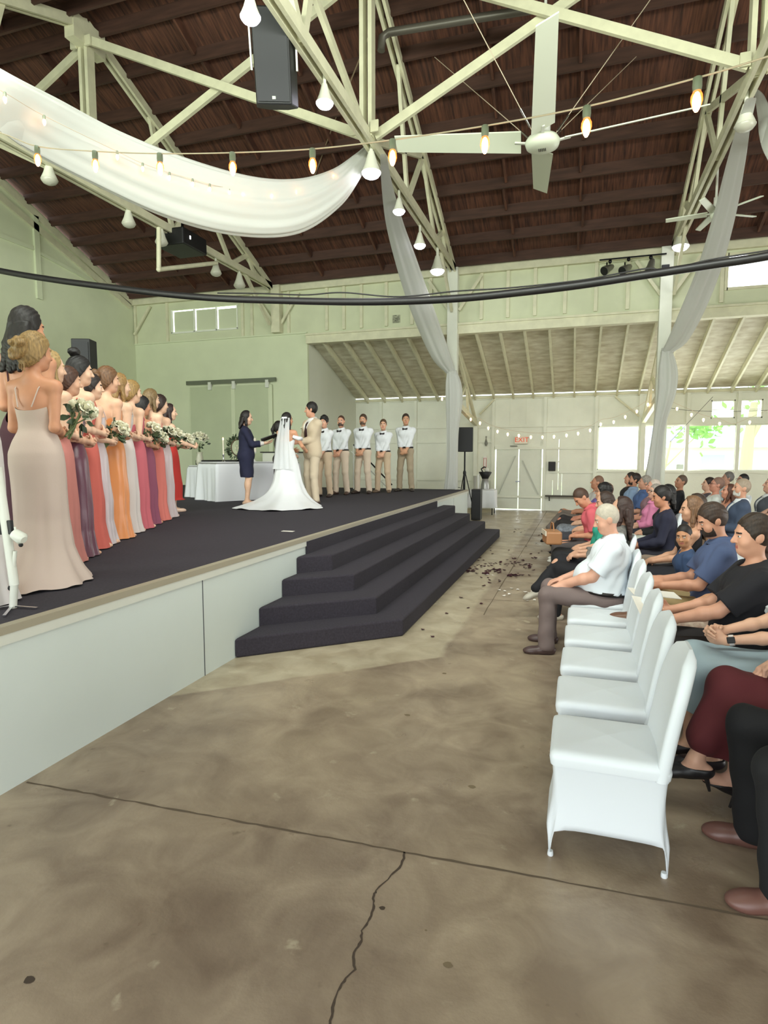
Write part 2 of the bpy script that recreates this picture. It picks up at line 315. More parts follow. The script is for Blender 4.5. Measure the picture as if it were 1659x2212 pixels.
# columns and the braced half trusses below the lean-to
for i, x in enumerate((-8.06, -3.1, 1.8)):
    c_ = MB().box((x-.13, YC-.24, 0 if i else 5.1), (x+.13, YC-.0, ZE))
    c_ = struct(c_, 'column_%d' % (i+1), WHITE if i else CREAM, bevel=.008)
    if i:
        trim(MB().bar((x, YC, 4.7), (x, YF-.1, 2.75), .07, .14), CREAM); trim(MB().bar((x, YC, 3.15), (x, YF-.1, 2.72), .10, .16), CREAM)
        trim(MB().bar((x, 17.6, 3.0), (x, 17.3, 3.75), .06, .1), CREAM); trim(MB().bar((x, 16.0, 3.1), (x, 17.3, 3.75), .06, .1), CREAM)
        trim(MB().box((x-.06, YF-.16, 0), (x+.06, YF, 2.8)), WHITE)
# ---------------------------------------------------------------- stage and steps
st = MB().box((XL, .2, 0), (-2.66, 15.2, .80))
stage = struct(st, 'floor_stage', SKIRT)
MB().box((XL+.02, .2, .80), (-2.68, 15.2, .83)).build('stage_carpet', CARPET, stage)
MB().box((-2.70, .2, .795), (-2.64, 15.2, .835)).build('stage_nosing', mat('stage_nosing_wood', 'a39a86', .5), stage)
MB().box((-2.662, .2, .742), (-2.645, 15.2, .795)).build('stage_rail', WMETAL, stage)
for y in (1.2, 3.79, 13.4): MB().box((-2.663, y-.004, .0), (-2.6575, y+.004, .74)).build('panel_seam', mat('seam_dark', '4c5054', .7), stage)
steps = thing('stage_steps', 'wide carpeted black steps with splayed ends in front of the stage', 'steps')
for i, (y0, yt, x1, y1) in enumerate([(4.2, 5.22, -1.5, 12.5), (4.6, 5.31, -1.79, 12.4), (5.04, 5.5, -2.09, 12.28), (5.36, 5.63, -2.38, 12.17)]):
    MB().prism([(-2.655, y0), (x1, yt), (x1, y1), (-2.655, y1+.08)], 0, .166*(i+1)).build('step', CARPET, steps, bevel=.018, seg=3)
MB().box((-2.655, 5.58, .6), (-2.63, 11.6, .79)).build('riser', CARPET, steps)
# ---------------------------------------------------------------- roof trusses
ZB = 6.36
def truss(x, label):
    t = thing('roof_truss', label, 'truss', (x, YC, ZB), 0, 'white timber roof trusses')
    def P(y, z): return (0, y-YC, z-ZB)
    def pair(name, a, b, w=.05, h=.15, gap=.11):
        m = MB()
        for s in (-1, 1):
            o = Vector((s*gap/2, 0, 0)); m.bar(Vector(P(*a))+o, Vector(P(*b))+o, w, h)
        return m.build(name, CREAM, t)
    yn = YE+.05; top = lambda y: (y, roofz(y)-.16)
    pair('bottom_chord', (YC-.1, ZB), (yn, ZB))
    pair('top_chord', top(YC-.05), top(YR)); pair('top_chord', top(yn), top(YR))
    pair('king_post', (YR, ZB), (YR, ZR-.2), .06, .17, .13)
    for s in (1, -1):
        n1, n2 = YR+s*2.2, YR+s*4.4; q1, q2, q3 = YR+s*1.6, YR+s*3.3, YR+s*5.2
        for a, b in (((YR, ZB), top(q2)), ((n1, ZB), top(q1)), ((n1, ZB), top(q2)), ((n2, ZB), top(q2)), ((n2, ZB), top(q3)), ((YR+s*5.6, ZB), top(q3))):
            MB().bar(P(*a), P(*b), .06, .11).build('web', CREAM, t)
        MB().bar(P(YR+s*6.3, ZB-1.05), P(YR+s*5.0, ZB), .06, .1).build('knee_brace', CREAM, t)
    MB().bar(P(YR-.35, ZR-.35), P(YR+.35, ZR-.35), .2, .4).build('gusset', CREAM, t)
    return t
truss(-8.2, 'cream timber roof truss nearest the green gable wall'); truss(-3.1, 'cream timber roof truss whose post meets the big gathered drape')
truss(1.95, 'cream timber roof truss on the audience side, over the windows')
xs = (-13.0, -8.2, -3.1, 1.95, 7.0)
for i in range(4):
    l = ('between green gable wall and first truss', 'between first truss and drape truss', 'crossing behind the big fan', 'beyond the truss on the audience side')[i]
    for a, b, h in ((xs[i], xs[i+1], 'rising to the audience side'), (xs[i+1], xs[i], 'rising to the stage side')):
        s = .1 if a < b else -.1
        o = thing('cross_brace', 'long cream diagonal brace '+l+', '+h, 'brace', (a, YR, ZB))
        MB().bar((s, .06*(1 if s > 0 else -1), .05), (b-a-s, .06*(1 if s > 0 else -1), ZR-ZB-.45), .06, .13).build('brace_beam', CREAM, o)
        for xx, zz in ((s*1.5, .1), (b-a-s*1.5, ZR-ZB-.5)): MB().box((xx-.06, -.13, zz-.08), (xx+.06, -.1, zz+.08)).build('bracket', CREAM, o)
def line(name, label, cat, pts, r, m, n=6): return tag(MB().tube(pts, r, n).build(name, m), label, cat)
ROPE = mat('tie_rod_tan', '8d7a62', .6); WIRE = mat('white_wire', 'c9b9a2', .6)
line('tie_rod', 'thin tan rod slanting down behind the big drape to the drape truss', 'rod', [aty(300, 195, 11.5), aty(400, 262, 12.2), aty(600, 380, 13.4), aty(940, 555, 15.2)], .013, ROPE)
line('tie_rod', 'thin tan rod climbing from the stage truss heel past the hanging loudspeaker', 'rod', [aty(592, 598, 15.2), aty(640, 490, 13.8), aty(725, 255, 11.2), aty(800, 70, 9.6)], .013, ROPE)
line('conduit_pipe', 'grey pipe running level under the roof towards the big fan', 'pipe', [aty(823, 110, 9.3), aty(826, 80, 9.3), aty(840, 70, 9.3), aty(1000, 44, 9.3), aty(1165, 18, 9.3)], .06, mat('grey_pipe', '5d5850', .4, .3), 10)
# ---------------------------------------------------------------- big fan and the small one
def fan(loc, R, zt, rot, label, n, nb, wd, pitch, blen0, m1, cone=.0):
    t = thing('ceiling_fan', label, 'fan', loc, 0)
    MB().lathe([(.001, -.10), (R*.07, -.095), (R*.105, -.06), (R*.115, 0), (R*.10, .05), (R*.05, .09), (.02, .1)], n=28).build('hub', m1, t)
    for k in range(5): MB().box((-.05+k*.022, -.04, -.1035), (-.04+k*.022, .04, -.094)).build('hub_vent', mat('vent_dark', '33332f'), t)
    MB().lathe([(.02, .08), (.02, zt-loc[2])], n=10).build('downrod', WMETAL, t)
    MB().lathe([(.001, .10), (R*.05, .1), (R*.05, .26), (.001, .27)], n=16).build('motor', WMETAL, t)
    for k in range(nb):
        a = rot+2*PI*k/nb; ca, sa = math.cos(a), math.sin(a); rows = []
        for th in (-.5, .5):
            for e in (0, 1): pass
        m = MB(); q = [(R*blen0, -wd*.5), (R, -wd*.38), (R, wd*.38), (R*blen0, wd*.5)]
        v = []
        for zz in (-.008, .008):
            for r_, s_ in q:
                x, y, z = r_, s_*math.cos(pitch), s_*math.sin(pitch)+zz+cone*r_
                v.append((x*ca-y*sa, x*sa+y*ca, z))
        m.add(v, [(0, 3, 2, 1), (4, 5, 6, 7), (0, 1, 5, 4), (1, 2, 6, 5), (2, 3, 7, 6), (3, 0, 4, 7)])
        bl = m.build('blade', m1, t)
        MB().bar((R*.08*ca, R*.08*sa, 0), (R*(blen0+.04)*ca, R*(blen0+.04)*sa, cone*R*blen0), .04, .02).build('blade_arm', WMETAL, bl)
    return t
FANM = mat('fan_white', 'd3d8c4', .4)
fan((-.58, 8.85, 5.95), 2.05, 9.1, .075, 'huge four-blade ceiling fan hanging between the trusses', 0, 4, .33, math.radians(24), .14, FANM, .105)
for dx, dy in ((-1.9, 1.6), (1.3, 2.2), (1.9, .8), (-1.6, -1.6)):
    p = Vector((-.58+dx*.08, 8.85+dy*.08, 6.05)); q = Vector((-.58+dx, 8.85+dy, roofz(8.85+dy)-.1))
    g = thing('guy_wire', 'thin guy wire from the big fan hub up to the roof', 'wire', p, 0, 'guy wires of the big fan')
    MB().tube([(0, 0, 0), q-p], .006, 5).build('wire', WIRE, g); MB().tube([(q-p)*.02, (q-p)*.1], .016, 6).build('turnbuckle', CHROME, g)
fan((2.15, 12.0, 5.86), .78, roofz(12)-.1, .5, 'small white ceiling fan with short blades beyond the right truss', 0, 5, .12, math.radians(14), .16, FANM)
# ---------------------------------------------------------------- drapes
CLOTH = mat('sheer_white_fabric', 'dcddd8', .8, trans=.35, alpha=.10)
def smooth(keys, n):
    """Catmull-Rom through rows of equal length"""
    K = [np.array(k, float) for k in keys]; K = [2*K[0]-K[1]]+K+[2*K[-1]-K[-2]]; out = []
    m = len(K)-3
    for i in range(n):
        t = i/(n-1)*m; j = min(int(t), m-1); u = t-j; a, b, c, d = K[j:j+4]
        out.append(.5*((2*b)+(-a+c)*u+(2*a-5*b+4*c-d)*u*u+(-a+3*b-3*c+d)*u**3))
    return out
def swag(keys, n=90, folds=9, thick=.4, amp=.10, seed=0):
    """keys: u, v of top edge, u, v of bottom edge, distance"""
    rows = []; rnd = random.Random(seed); ph = [rnd.uniform(0, 6) for _ in range(5)]
    for i, (u0, v0, u1, v1, d) in enumerate(smooth(keys, n)):
        a, b = Vector(atd(u0, v0, d)), Vector(atd(u1, v1, d)); c = (a+b)/2; h = (a-b)/2
        ax = (Vector(_fw)).cross(h).normalized().cross(h).normalized(); R = h.length; ring = []
        for k in range(64):
            p = 2*PI*k/64; f = 1+amp*(math.sin(folds*p+ph[0]+i*.02)*.6+math.sin((folds*2+1)*p+ph[1]-i*.035)*.4)
            ring.append(c+h*(math.cos(p)*(1+(f-1)*.25))+ax*(math.sin(p)*R*thick*f))
        rows.append(ring)
    return MB().grid(rows, close=True)
def dr(u, v, w, d, tilt=0): return (u-tilt, v-w/2, u+tilt, v+w/2, d)
big = swag([(-420, -130, -480, 20, 4.6), (-200, 30, -250, 175, 4.8), (0, 150, -40, 262, 5.4), (130, 218, 60, 325, 6.0), (255, 283, 205, 400, 6.7), (400, 342, 360, 470, 7.4), (540, 382, 510, 507, 8.0), (640, 388, 640, 503, 8.5), (715, 368, 733, 445, 8.9), (765, 335, 785, 372, 9.25), (788, 316, 806, 330, 9.45)], 110, 7, .42, .20, 1)
big = tag(big.build('fabric_swag', CLOTH), 'wide white sheer fabric swag sweeping across the upper left roof', 'drape', 'white fabric drapes')
def side(keys, label, seed, fall, wid):
    """keys: u, v, width px, distance; then the tail hanging down the column"""
    rows = []; rnd = random.Random(seed); ph = [rnd.uniform(0, 6) for _ in range(4)]
    for i, (u, v, w, d) in enumerate(smooth(keys, 70)):
        a, b = Vector(atd(u-w/2, v, d)), Vector(atd(u+w/2, v, d)); c = (a+b)/2; h = (b-a)/2; ax = Vector((0, 0, 1)).cross(h).normalized(); R = h.length
        rows.append([c+h*math.cos(p)+ax*(math.sin(p)*R*.7*(1+.14*math.sin(7*p+ph[0]+i*.03)+.08*math.sin(13*p+ph[1]))) for p in [2*PI*k/48 for k in range(48)]])
    o = tag(MB().grid(rows, close=True).build('fabric_drape', CLOTH), label, 'drape', 'white fabric drapes')
    m = MB(); rows = []
    for i, (u, v, w, d) in enumerate(smooth(fall, 40)):
        a, b = Vector(atd(u-w/2, v, d)), Vector(atd(u+w/2, v, d)); c = (a+b)/2; h = (b-a)/2; R = h.length
        rows.append([c+h*math.cos(p)+Vector((0, -1, 0))*(math.sin(p)*R*.6*(1+.22*math.sin(5*p+ph[2])+.10*math.sin(11*p+ph[3]))) for p in [2*PI*k/48 for k in range(48)]])
    m.grid(rows, close=True).build('drape_tail', CLOTH, o)
    c = Vector(atd(*keys[-1][:2], keys[-1][3])); MB().lathe([(.10, -.03), (.125, 0), (.10, .03)], c, 14).build('tie', CLOTH, o)
    return o
D = lambda u, v, y: float(np.dot(aty(u, v, y)-_c, _fw))
side([(828, 335, 14, D(828, 335, 8.95)), (836, 400, 24, D(836, 400, 9.9)), (852, 480, 38, D(852, 480, 11.2)), (876, 560, 48, D(876, 560, 12.4)), (902, 640, 52, D(902, 640, 13.4)), (930, 715, 50, D(930, 715, 14.3)), (955, 775, 42, D(955, 775, 14.8)), (974, 806, 22, D(974, 806, 15.05))],
     'white fabric drape falling from the drape truss to the stage corner column', 5,
     [(976, 800, 20, D(976, 800, 15.03)), (980, 830, 34, D(980, 830, 15.03)), (981, 870, 36, D(981, 870, 15.03)), (978, 930, 26, D(978, 930, 15.03)), (977, 1000, 24, D(977, 1000, 15.03)), (974, 1056, 30, D(974, 1056, 15.03))], 1)
side([(1622, 215, 22, D(1622, 215, 8.9)), (1606, 275, 28, D(1606, 275, 9.5)), (1590, 350, 38, D(1590, 350, 10.5)), (1566, 460, 46, D(1566, 460, 11.8)), (1535, 570, 50, D(1535, 570, 13.0)), (1500, 660, 52, D(1500, 660, 14.0)), (1464, 735, 44, D(1464, 735, 14.8)), (1440, 762, 26, D(1440, 762, 15.05))],
     'white fabric drape falling from the right truss to the column by the windows', 8,
     [(1440, 752, 22, D(1440, 752, 15.03)), (1443, 800, 42, D(1443, 800, 15.03)), (1440, 850, 40, D(1440, 850, 15.03)), (1424, 920, 26, D(1424, 920, 15.03)), (1416, 980, 28, D(1416, 980, 15.03)), (1408, 1045, 34, D(1408, 1045, 15.03)), (1406, 1105, 36, D(1406, 1105, 15.03))], 1)
sw = swag([(1630, 190, 1636, 215, 9.3), (1645, 205, 1644, 262, 8.8), (1672, 250, 1655, 330, 8.3), (1760, 330, 1735, 440, 7.9), (1900, 390, 1890, 510, 7.5), (2100, 330, 2130, 440, 7.2)], 60, 9, .42, .10, 3)
tag(sw.build('fabric_swag', CLOTH), 'white fabric swag leaving the picture at the right from the right truss', 'drape', 'white fabric drapes')
# ---------------------------------------------------------------- cables and bulb strings
RUB = mat('black_rubber', '1d1b1c', .45)
ck = [aty(u, v, 7) for u, v in [(-330, 505), (-150, 553), (0, 585), (120, 605), (250, 622), (365, 636), (480, 645), (600, 649), (735, 652), (860, 651), (985, 645), (1100, 634), (1250, 616), (1400, 593), (1530, 573), (1659, 553), (1900, 505), (2100, 460)]]
tag(MB().tube([Vector(p) for p in smooth(ck, 90)], .043, 10).build('power_cable', RUB), 'thick black cable sagging across the whole hall', 'cable')
ck = [aty(u, v, 7.3) for u, v in [(470, 633), (560, 634), (660, 637), (740, 632), (860, 641), (985, 629), (1100, 622), (1250, 606), (1330, 592), (1400, 580), (1440, 584), (1530, 562), (1659, 541), (1900, 500)]]
tag(MB().tube([Vector(p) for p in smooth(ck, 120)], .009, 6).build('power_cable', RUB), 'thin wavy black cable running just above the thick one', 'cable')
GLOW = mat('warm_bulb_glow', 'ffd9a8', .3, emit='ffc890', estr=18); GLOWO = mat('orange_bulb_glass', 'ff8a4a', .3, emit='ff6a2a', estr=1.6, alpha=.45)
SOCK = mat('socket_green_grey', '7d8571', .5)
GLOWIN = mat('swag_bulb_glow', 'ffb070', .3, emit='ff9a55', estr=22)
def bulb(parent, p, s=1, sock=True, gm=None):
    p = Vector(p); m = MB().lathe([(.001, -.060), (.006, -.056), (.013, -.043), (.0175, -.027), (.0165, -.012), (.011, 0)], p+Vector((0, 0, -.035*s)), 12)
    if s != 1: m.v = [tuple(p+(Vector(q)-p)*s) for q in m.v]
    b = m.build('bulb', gm or (GLOWO if sock else GLOW), parent)
    if sock and not gm: MB().ball(p+Vector((0, 0, -.065)), (.0125, .0125, .030), 10, 8).build('glowing_core', GLOW, b)
    if sock: MB().lathe([(.012, -.035), (.014, -.02), (.013, .004), (.004, .008)], p, 10).build('socket', SOCK, b)
    return b
def string_light(label, pts, bulbs, r=.003, group=None, s=1, sock=True, gm=None):
    t = thing('string_light', label, 'string light', pts[0], 0, group); o = Vector(pts[0])
    MB().tube([Vector(p)-o for p in smooth(pts, 60)], r, 5).build('wire', WIRE, t)
    for p in bulbs: bulb(t, Vector(p)-o, s, sock, gm)
    return t
wp = [atd(-150, 245, 3.6), atd(0, 287, 3.2), atd(80, 316, 3.05), atd(205, 327, 2.9), atd(345, 332, 2.8), atd(502, 330, 2.65), atd(675, 322, 2.5), atd(848, 302, 2.35), atd(1048, 272, 2.2), atd(1268, 230, 2.0), atd(1507, 168, 1.8), atd(1659, 122, 1.72), atd(1850, 60, 1.6)]
string_light('large glowing bulbs strung across the picture near the camera', wp, [Vector(wp[k])+Vector((0, 0, -.004)) for k in (2, 3, 4, 5, 6, 7, 8, 9, 10, 12)])
inner = [(-60, 165, 5.2), (10, 200, 5.45), (95, 250, 5.95), (253, 327, 6.75), (308, 353, 7.0), (366, 373, 7.3), (416, 387, 7.5), (453, 398, 7.65), (495, 406, 7.85), (524, 410, 8.0), (586, 414, 8.25), (640, 405, 8.55), (720, 372, 8.95)]
ip = [atd(u, v, d-.10) for u, v, d in inner]
string_light('small warm bulbs glowing inside the wide white swag', ip, ip, s=1.0, gm=GLOWIN)
a = [(955, 862), (990, 886), (1017, 906), (1037, 914), (1055, 925), (1075, 932), (1097, 938), (1121, 941), (1147, 944), (1172, 944), (1197, 943), (1224, 940), (1249, 936), (1275, 929), (1298, 916), (1326, 911), (1351, 900), (1376, 888), (1400, 873)]
pa = [aty(u, v-9, 17.2) for u, v in a]
string_light('row of small round bulbs dipping across the exit door', pa, pa[:], r=.004, s=1.5, sock=False)
a = [(1438, 864), (1463, 876), (1494, 889), (1520, 900), (1555, 908), (1583, 918), (1620, 905), (1680, 880)]
pa = [aty(u, v-3, 17.2) for u, v in a]; string_light('short row of small bulbs by the high windows', pa, pa[:-1], r=.004, s=1.5, sock=False)
line('extension_cord', 'thin dark cord sagging below the high windows', 'cord', [aty(u, v, 18.9) for u, v in [(1438, 880), (1480, 886), (1560, 890), (1659, 886)]], .006, RUB)
line('slanting_cord', 'thin dark cord slanting down across the windows', 'cord', [aty(1540, 857, 18.9), aty(1447, 955, 18.9)], .006, RUB)
# ---------------------------------------------------------------- flood lamps on the trusses
LIT = mat('lit_lamp_face', 'f4f2ff', .3, emit='f1eeff', estr=14); SHADE = mat('lamp_shade_white', 'dcdccb', .4)
def lamp(p, label, lit, hang=.12, s=1.0, aim=(0, 0, -1)):
    t = thing('flood_lamp', label, 'lamp', p, 0, 'flood lamps on the trusses'); t.scale = (s,)*3
    MB().lathe([(.03, .0), (.045, -.05), (.065, -.12), (.095, -.19), (.1, -.2)], n=18, axis=None).build('shade', SHADE, t)
    MB().lathe([(.001, -.262), (.04, -.256), (.075, -.238), (.096, -.21), (.095, -.19)], n=18).build('bulb_face', LIT if lit else mat('unlit_face', 'b9b7a8', .3), t)
    MB().tube([(0, 0, 0), (0, 0, hang)], .02, 8).build('stem', SHADE, t)
    if lit:
        l = bpy.data.lights.new('flood', 'SPOT'); l.energy = 30; l.spot_size = 1.6; l.color = (.97, .95, 1); l.shadow_soft_size = .08
        q = bpy.data.objects.new('flood', l); C.objects.link(q); q.location = Vector(p)+Vector((0, 0, -.27*s)); 
    return t
for u, v, X, lit, s, label in [(540, -12, -3.1, 1, 1, 'lit flood lamp at the top edge by the hanging loudspeaker'), (701, 182, -3.1, 1, 1.1, 'lit flood lamp below the drape truss chord beside the hanging loudspeaker'), (802, 328, -3.1, 1, 1.5, 'bright flood lamp under the gathered drape knot'),
        (862, 428, -3.1, 1, 1.1, 'lit flood lamp just beside the falling drape'), (907, 503, -3.1, 1, 1.2, 'lit flood lamp third from the column on the drape truss'), (945, 553, -3.1, 1, 1.6, 'bright flood lamp at the truss end above the stage corner'),
        (1472, 496, 1.95, 1, 1.7, 'pinkish lit flood lamp at the end of the right truss'), (1612, 225, 1.95, 0, 1.3, 'unlit flood lamp under the right drape knot'),
        (105, 352, -8.2, 0, 1.3, 'unlit white lamp near the left edge under the first truss'), (277, 452, -8.2, 0, 1.3, 'unlit white lamp below the swag, middle of the first truss'), (348, 495, -8.2, 0, 1.3, 'unlit white lamp at the top of the bent pipe by the projector'),
        (466, 565, -8.2, 0, 1.3, 'unlit white lamp at the right end of the projector frame'), (517, 590, -8.2, 0, 1.5, 'unlit round flood lamp nearest the first truss heel')]:
    lamp(atx(u, v, X), label, lit, s=s)
# ---------------------------------------------------------------- hung loudspeaker and projector
p = Vector(atx(592, 130, -3.45)); t = thing('loudspeaker', 'black loudspeaker hanging from the drape truss', 'speaker', p)
t.rotation_euler = (math.radians(22), 0, math.radians(20))
MB().prism([(-.2, -.2), (.2, -.2), (.25, .1), (.12, .25), (-.12, .25), (-.25, .1)], -.45, .45).build('cabinet', BLACK, t, bevel=.015)
MB().box((-.18, -.215, -.42), (.18, -.198, .42)).build('grille', mat('black_grille', '262629', .7), t); MB().box((-.02, -.22, -.4), (.02, -.214, -.37)).build('badge', CHROME, t)
MB().tube([(0, .05, .45), (.12, .1, .75), (.3, .1, .85)], .015, 6).build('chain', CHROME, t)
for s in (-1, 1): MB().bar((s*.26, 0, -.1), (s*.26, 0, .3), .02, .04).build('yoke', WMETAL, t)
p = Vector(atx(392, 522, -8.2)); t = thing('projector', 'black projector hung under the first truss', 'projector', p)
MB().box((-.35, -.42, -.2), (.35, .42, .14)).build('body', BLACK, t, bevel=.03); MB().lathe([(.11, 0), (.11, .12), (.08, .12)], (-.2, .4, -.03), 16, (0, 1, 0)).build('lens', BLACKM, t)
MB().box((.35, -.2, -.05), (.36, -.17, .02)).build('indicator', mat('led_white', 'ffffff', .3, emit='ffffff', estr=2), t); MB().bar((0, 0, .14), (0, 0, .45), .08, .08).build('mount', BLACKM, t)
pf = [atx(u, v, -8.0) for u, v in [(343, 492), (343, 582), (468, 568)]]
o = thing('bent_pipe', 'white pipe frame bent around the hanging projector', 'frame', pf[0])
q = [Vector(x)-Vector(pf[0]) for x in pf]
MB().tube([q[0], q[1]], .045, 8).build('upright', CREAM, o); MB().tube([q[1], q[2]], .045, 8).build('rail', CREAM, o)
MB().ball(q[1], .05).build('elbow', CREAM, o)
# stage spot cans on the clerestory wall
bar = thing('lamp_bar', 'thin bar with cords under the eave over the exit door', 'bar', (0, YC-.35, 6.0))
r0, r1 = aty(1295, 562, YC-.35), aty(1440, 548, YC-.35)
MB().tube([Vector(r0)-bar.location, Vector(r1)-bar.location], .018, 6).build('pipe', BLACKM, bar)
for u, v in ((1318, 565), (1358, 560), (1406, 556)): MB().ball(Vector(aty(u, v, YC-.35))-bar.location, (.04, .04, .05)).build('clamp', BLACKM, bar)
for i, (u, v) in enumerate(((1311, 582), (1350, 582), (1405, 578))):
    p = Vector(aty(u, v, YC-.45)); t = thing('stage_spotlight', ('grey stage spot can hung left on the bar', 'grey stage spot can in the middle of the bar', 'grey stage spot can nearest the right column')[i], 'spotlight', p, 0, 'stage spot cans')
    ax = Vector((-.55, -.6, -.45)) if i < 2 else Vector((-.2, -.3, -.9))
    MB().lathe([(.001, .2), (.05, .2), (.07, .14), (.085, 0), (.1, -.02), (.105, -.1)], n=18, axis=-ax).build('can', mat('dull_aluminium', '8d8d80', .35, .7), t)
    MB().lathe([(.095, -.105), (.001, -.10)], n=18, axis=-ax).build('mouth', BLACK, t); MB().bar((0, .05, 0), (0, .09, .18), .03, .02).build('yoke', BLACKM, t)
MB()
tag(MB().box(aty(1430, 572, YC-.3), Vector(aty(1446, 588, YC-.3))+Vector((0, .08, 0))).build('junction_box', BLACK, bevel=.004), 'small black box beside the spot cans at the column', 'box')
o = tag(MB().box((-4.73, YC-.02, 5.17), (-4.53, YC-.005, 5.37)).build('wall_picture', mat('dark_print', '4a4d3e', .6, var=.9, vscale=22, col2='b9bba0')), 'small tilted dark print on the upper wall left of the drape', 'picture')
# ---------------------------------------------------------------- far wall fittings
t = thing('exit_sign', 'exit sign with red letters above the barn door', 'sign', (-1.69, YF-.07, 2.19))
MB().box((-.2, -.03, -.12), (.2, .05, .12)).build('housing', mat('sign_ivory', 'e9e0cf', .4), t, bevel=.01)
text('lettering', 'EXIT', .21, (.02, -.035, 0), (PI/2, 0, 0), mat('exit_red', 'e2532d', .5, emit='e2532d', estr=.25), t, .004)
tag(MB().box((-2.02, YF-.16, 1.995), (-1.8, YF-.06, 2.02)).build('door_closer', mat('dull_grey', '77786f', .4), bevel=.004), 'small grey bracket on the wall just below the exit sign', 'bracket')
t = thing('wall_speaker', 'small black speaker box on the wall right of the barn door', 'speaker', (-.745, YF-.1, 1.38))
MB().box((-.105, -.05, -.14), (.105, .03, .14)).build('box', BLACK, t, bevel=.01); MB().box((-.09, -.056, -.12), (.09, -.05, .12)).build('grille', mat('black_grille', '262629', .7), t)
t = thing('fire_sign', 'narrow white sign with red outline above the small table', 'sign', (-2.8, YF-.08, 1.48))
MB().box((-.05, -.004, -.2), (.05, .004, .2)).build('plate', mat('sign_white', 'ece6e2', .5), t)
q = MB(); [q.box(a, b) for a, b in (((-.045, -.007, -.2), (-.032, -.003, .14)), ((.032, -.007, -.2), (.045, -.003, .14)), ((-.045, -.007, .14), (.045, -.003, .15)))]
q.build('outline', mat('sign_red', 'c43a3a', .5), t)
t = thing('wall_shelf', 'low dark shelf on the wall behind the first row', 'shelf', (-.2, YF-.15, .47)); MB().box((-.72, -.12, -.02), (.75, .12, .02)).build('board', mat('dark_shelf', '3d372e', .6), t)
for x in (-.6, .6): MB().bar((x, .1, -.15), (x, -.1, -.02), .03, .03).build('bracket', BLACKM, t)
for x, h, n in ((.22, .1, 'short white pot on the low dark shelf'), (.42, .17, 'taller white bottle on the low dark shelf')):
    tag(MB().lathe([(.05, 0), (.055, h*.5), (.05, h*.8), (.02, h)], (-.2+x, YF-.15, .492), 14).build('pot' if h < .15 else 'bottle', mat('white_ceramic', 'e8e8e2', .3)), n, 'pot' if h < .15 else 'bottle')
tag(MB().lathe([(.03, 0), (.05, .08), (.03, .16), (.012, .22), (.02, .3)], (-3.13+.35, YF-.06, 2.02), 10).build('horn_lamp', mat('dull_grey', '77786f', .4)), 'small grey pear shaped fitting on the wall above the fire sign', 'fitting')
# small cloth covered table with a dispenser by the stage corner
def table_cloth(name, label, corners, z0, h, m, over=.02, seed=1, parent=None, folds=22, drop=1.0, amp=.03):
    """cloth over a rectangular table: flat top and folded drops"""
    rnd = random.Random(seed); c = [Vector((x, y, 0)) for x, y in corners]; ring = []
    for i in range(4):
        a, b = c[i], c[(i+1) % 4]; ring += [a+(b-a)*k/24 for k in range(24)]
    ce = sum(c, Vector())/4; n = len(ring); rows = [[ce+(p-ce)*s+Vector((0, 0, z0+h)) for p in ring] for s in (.02, .5, .97)]
    ph = [rnd.uniform(0, 6) for _ in range(3)]
    for j in range(12):
        s = (j+1)/12; r = []
        for i, p in enumerate(ring):
            f = (math.sin(i*folds*2*PI/n+ph[0])*.6+math.sin(i*(folds*.37)*2*PI/n+ph[1])*.7)*amp*s
            corner = max(0, 1-min(i % 24, 24-i % 24)/3.0)
            d = (p-ce).normalized()*(over+f+corner*.07*s)
            r.append(p+d+Vector((0, 0, z0+h-.01-(h-.012)*s*drop*(1+.05*math.sin(i*.4+ph[2])*0))))
        rows.append(r)
    o = MB().grid(rows, close=True).build(name, m, parent)
    return o
LINEN = mat('white_linen', 'e4e6ea', .8, bump=.05, bscale=90)
def table(label, corners, z0, h, clabel, **k):
    ce = sum((Vector((x, y, 0)) for x, y in corners), Vector())/4; ce.z = z0
    t = thing('folding_table', label, 'table', ce)
    m = MB(); m.prism([(x-ce.x, y-ce.y) for x, y in corners], h-.045, h-.014); m.build('table_top', mat('table_grey', '8b8b88', .5), t)
    for x, y in corners: MB().tube([((x-ce.x)*.85, (y-ce.y)*.85, 0), ((x-ce.x)*.85, (y-ce.y)*.85, h-.03)], .015, 8).build('leg', BLACKM, t)
    tag(table_cloth('tablecloth', '', corners, z0, h, LINEN, **k), clabel, 'tablecloth'); return t
table('small folding table beyond the stage corner', [(-2.95, 17.2), (-2.25, 17.2), (-2.25, 17.8), (-2.95, 17.8)], 0, .73, 'short white cloth hanging over the small table beyond the stage', drop=.72, seed=4, folds=9, amp=.05)
t = thing('drink_dispenser', 'black and silver drink dispenser on the small table', 'dispenser', (-2.55, 17.5, .735))
MB().lathe([(.13, 0), (.12, .12), (.09, .28), (.10, .3)], n=18).build('body', mat('brushed_steel', '9a9a98', .35, .7), t)
MB().lathe([(.09, .28), (.11, .34), (.19, .48), (.17, .5)], n=18).build('funnel_top', BLACK, t)
MB().tube([(-.08, 0, .5), (-.12, 0, .58), (-.04, 0, .64), (.02, 0, .62)], .02, 8).build('handle', BLACK, t); MB().ball((.04, 0, .56), .07).build('lid', WMETAL, t)
for dx, h, n in ((-.3, .38, 'stack of grey cups beside the drink dispenser'), (-.2, .42, 'stack of white cups touching the drink dispenser')):
    tag(MB().lathe([(.035, 0), (.045, h-.02), (.04, h)], (-2.55+dx, 17.5, .735), 14).build('cup_stack', mat('cups_grey', 'a8a59c', .5) if dx < -.25 else mat('white_ceramic', 'e8e8e2', .3)), n, 'cups')
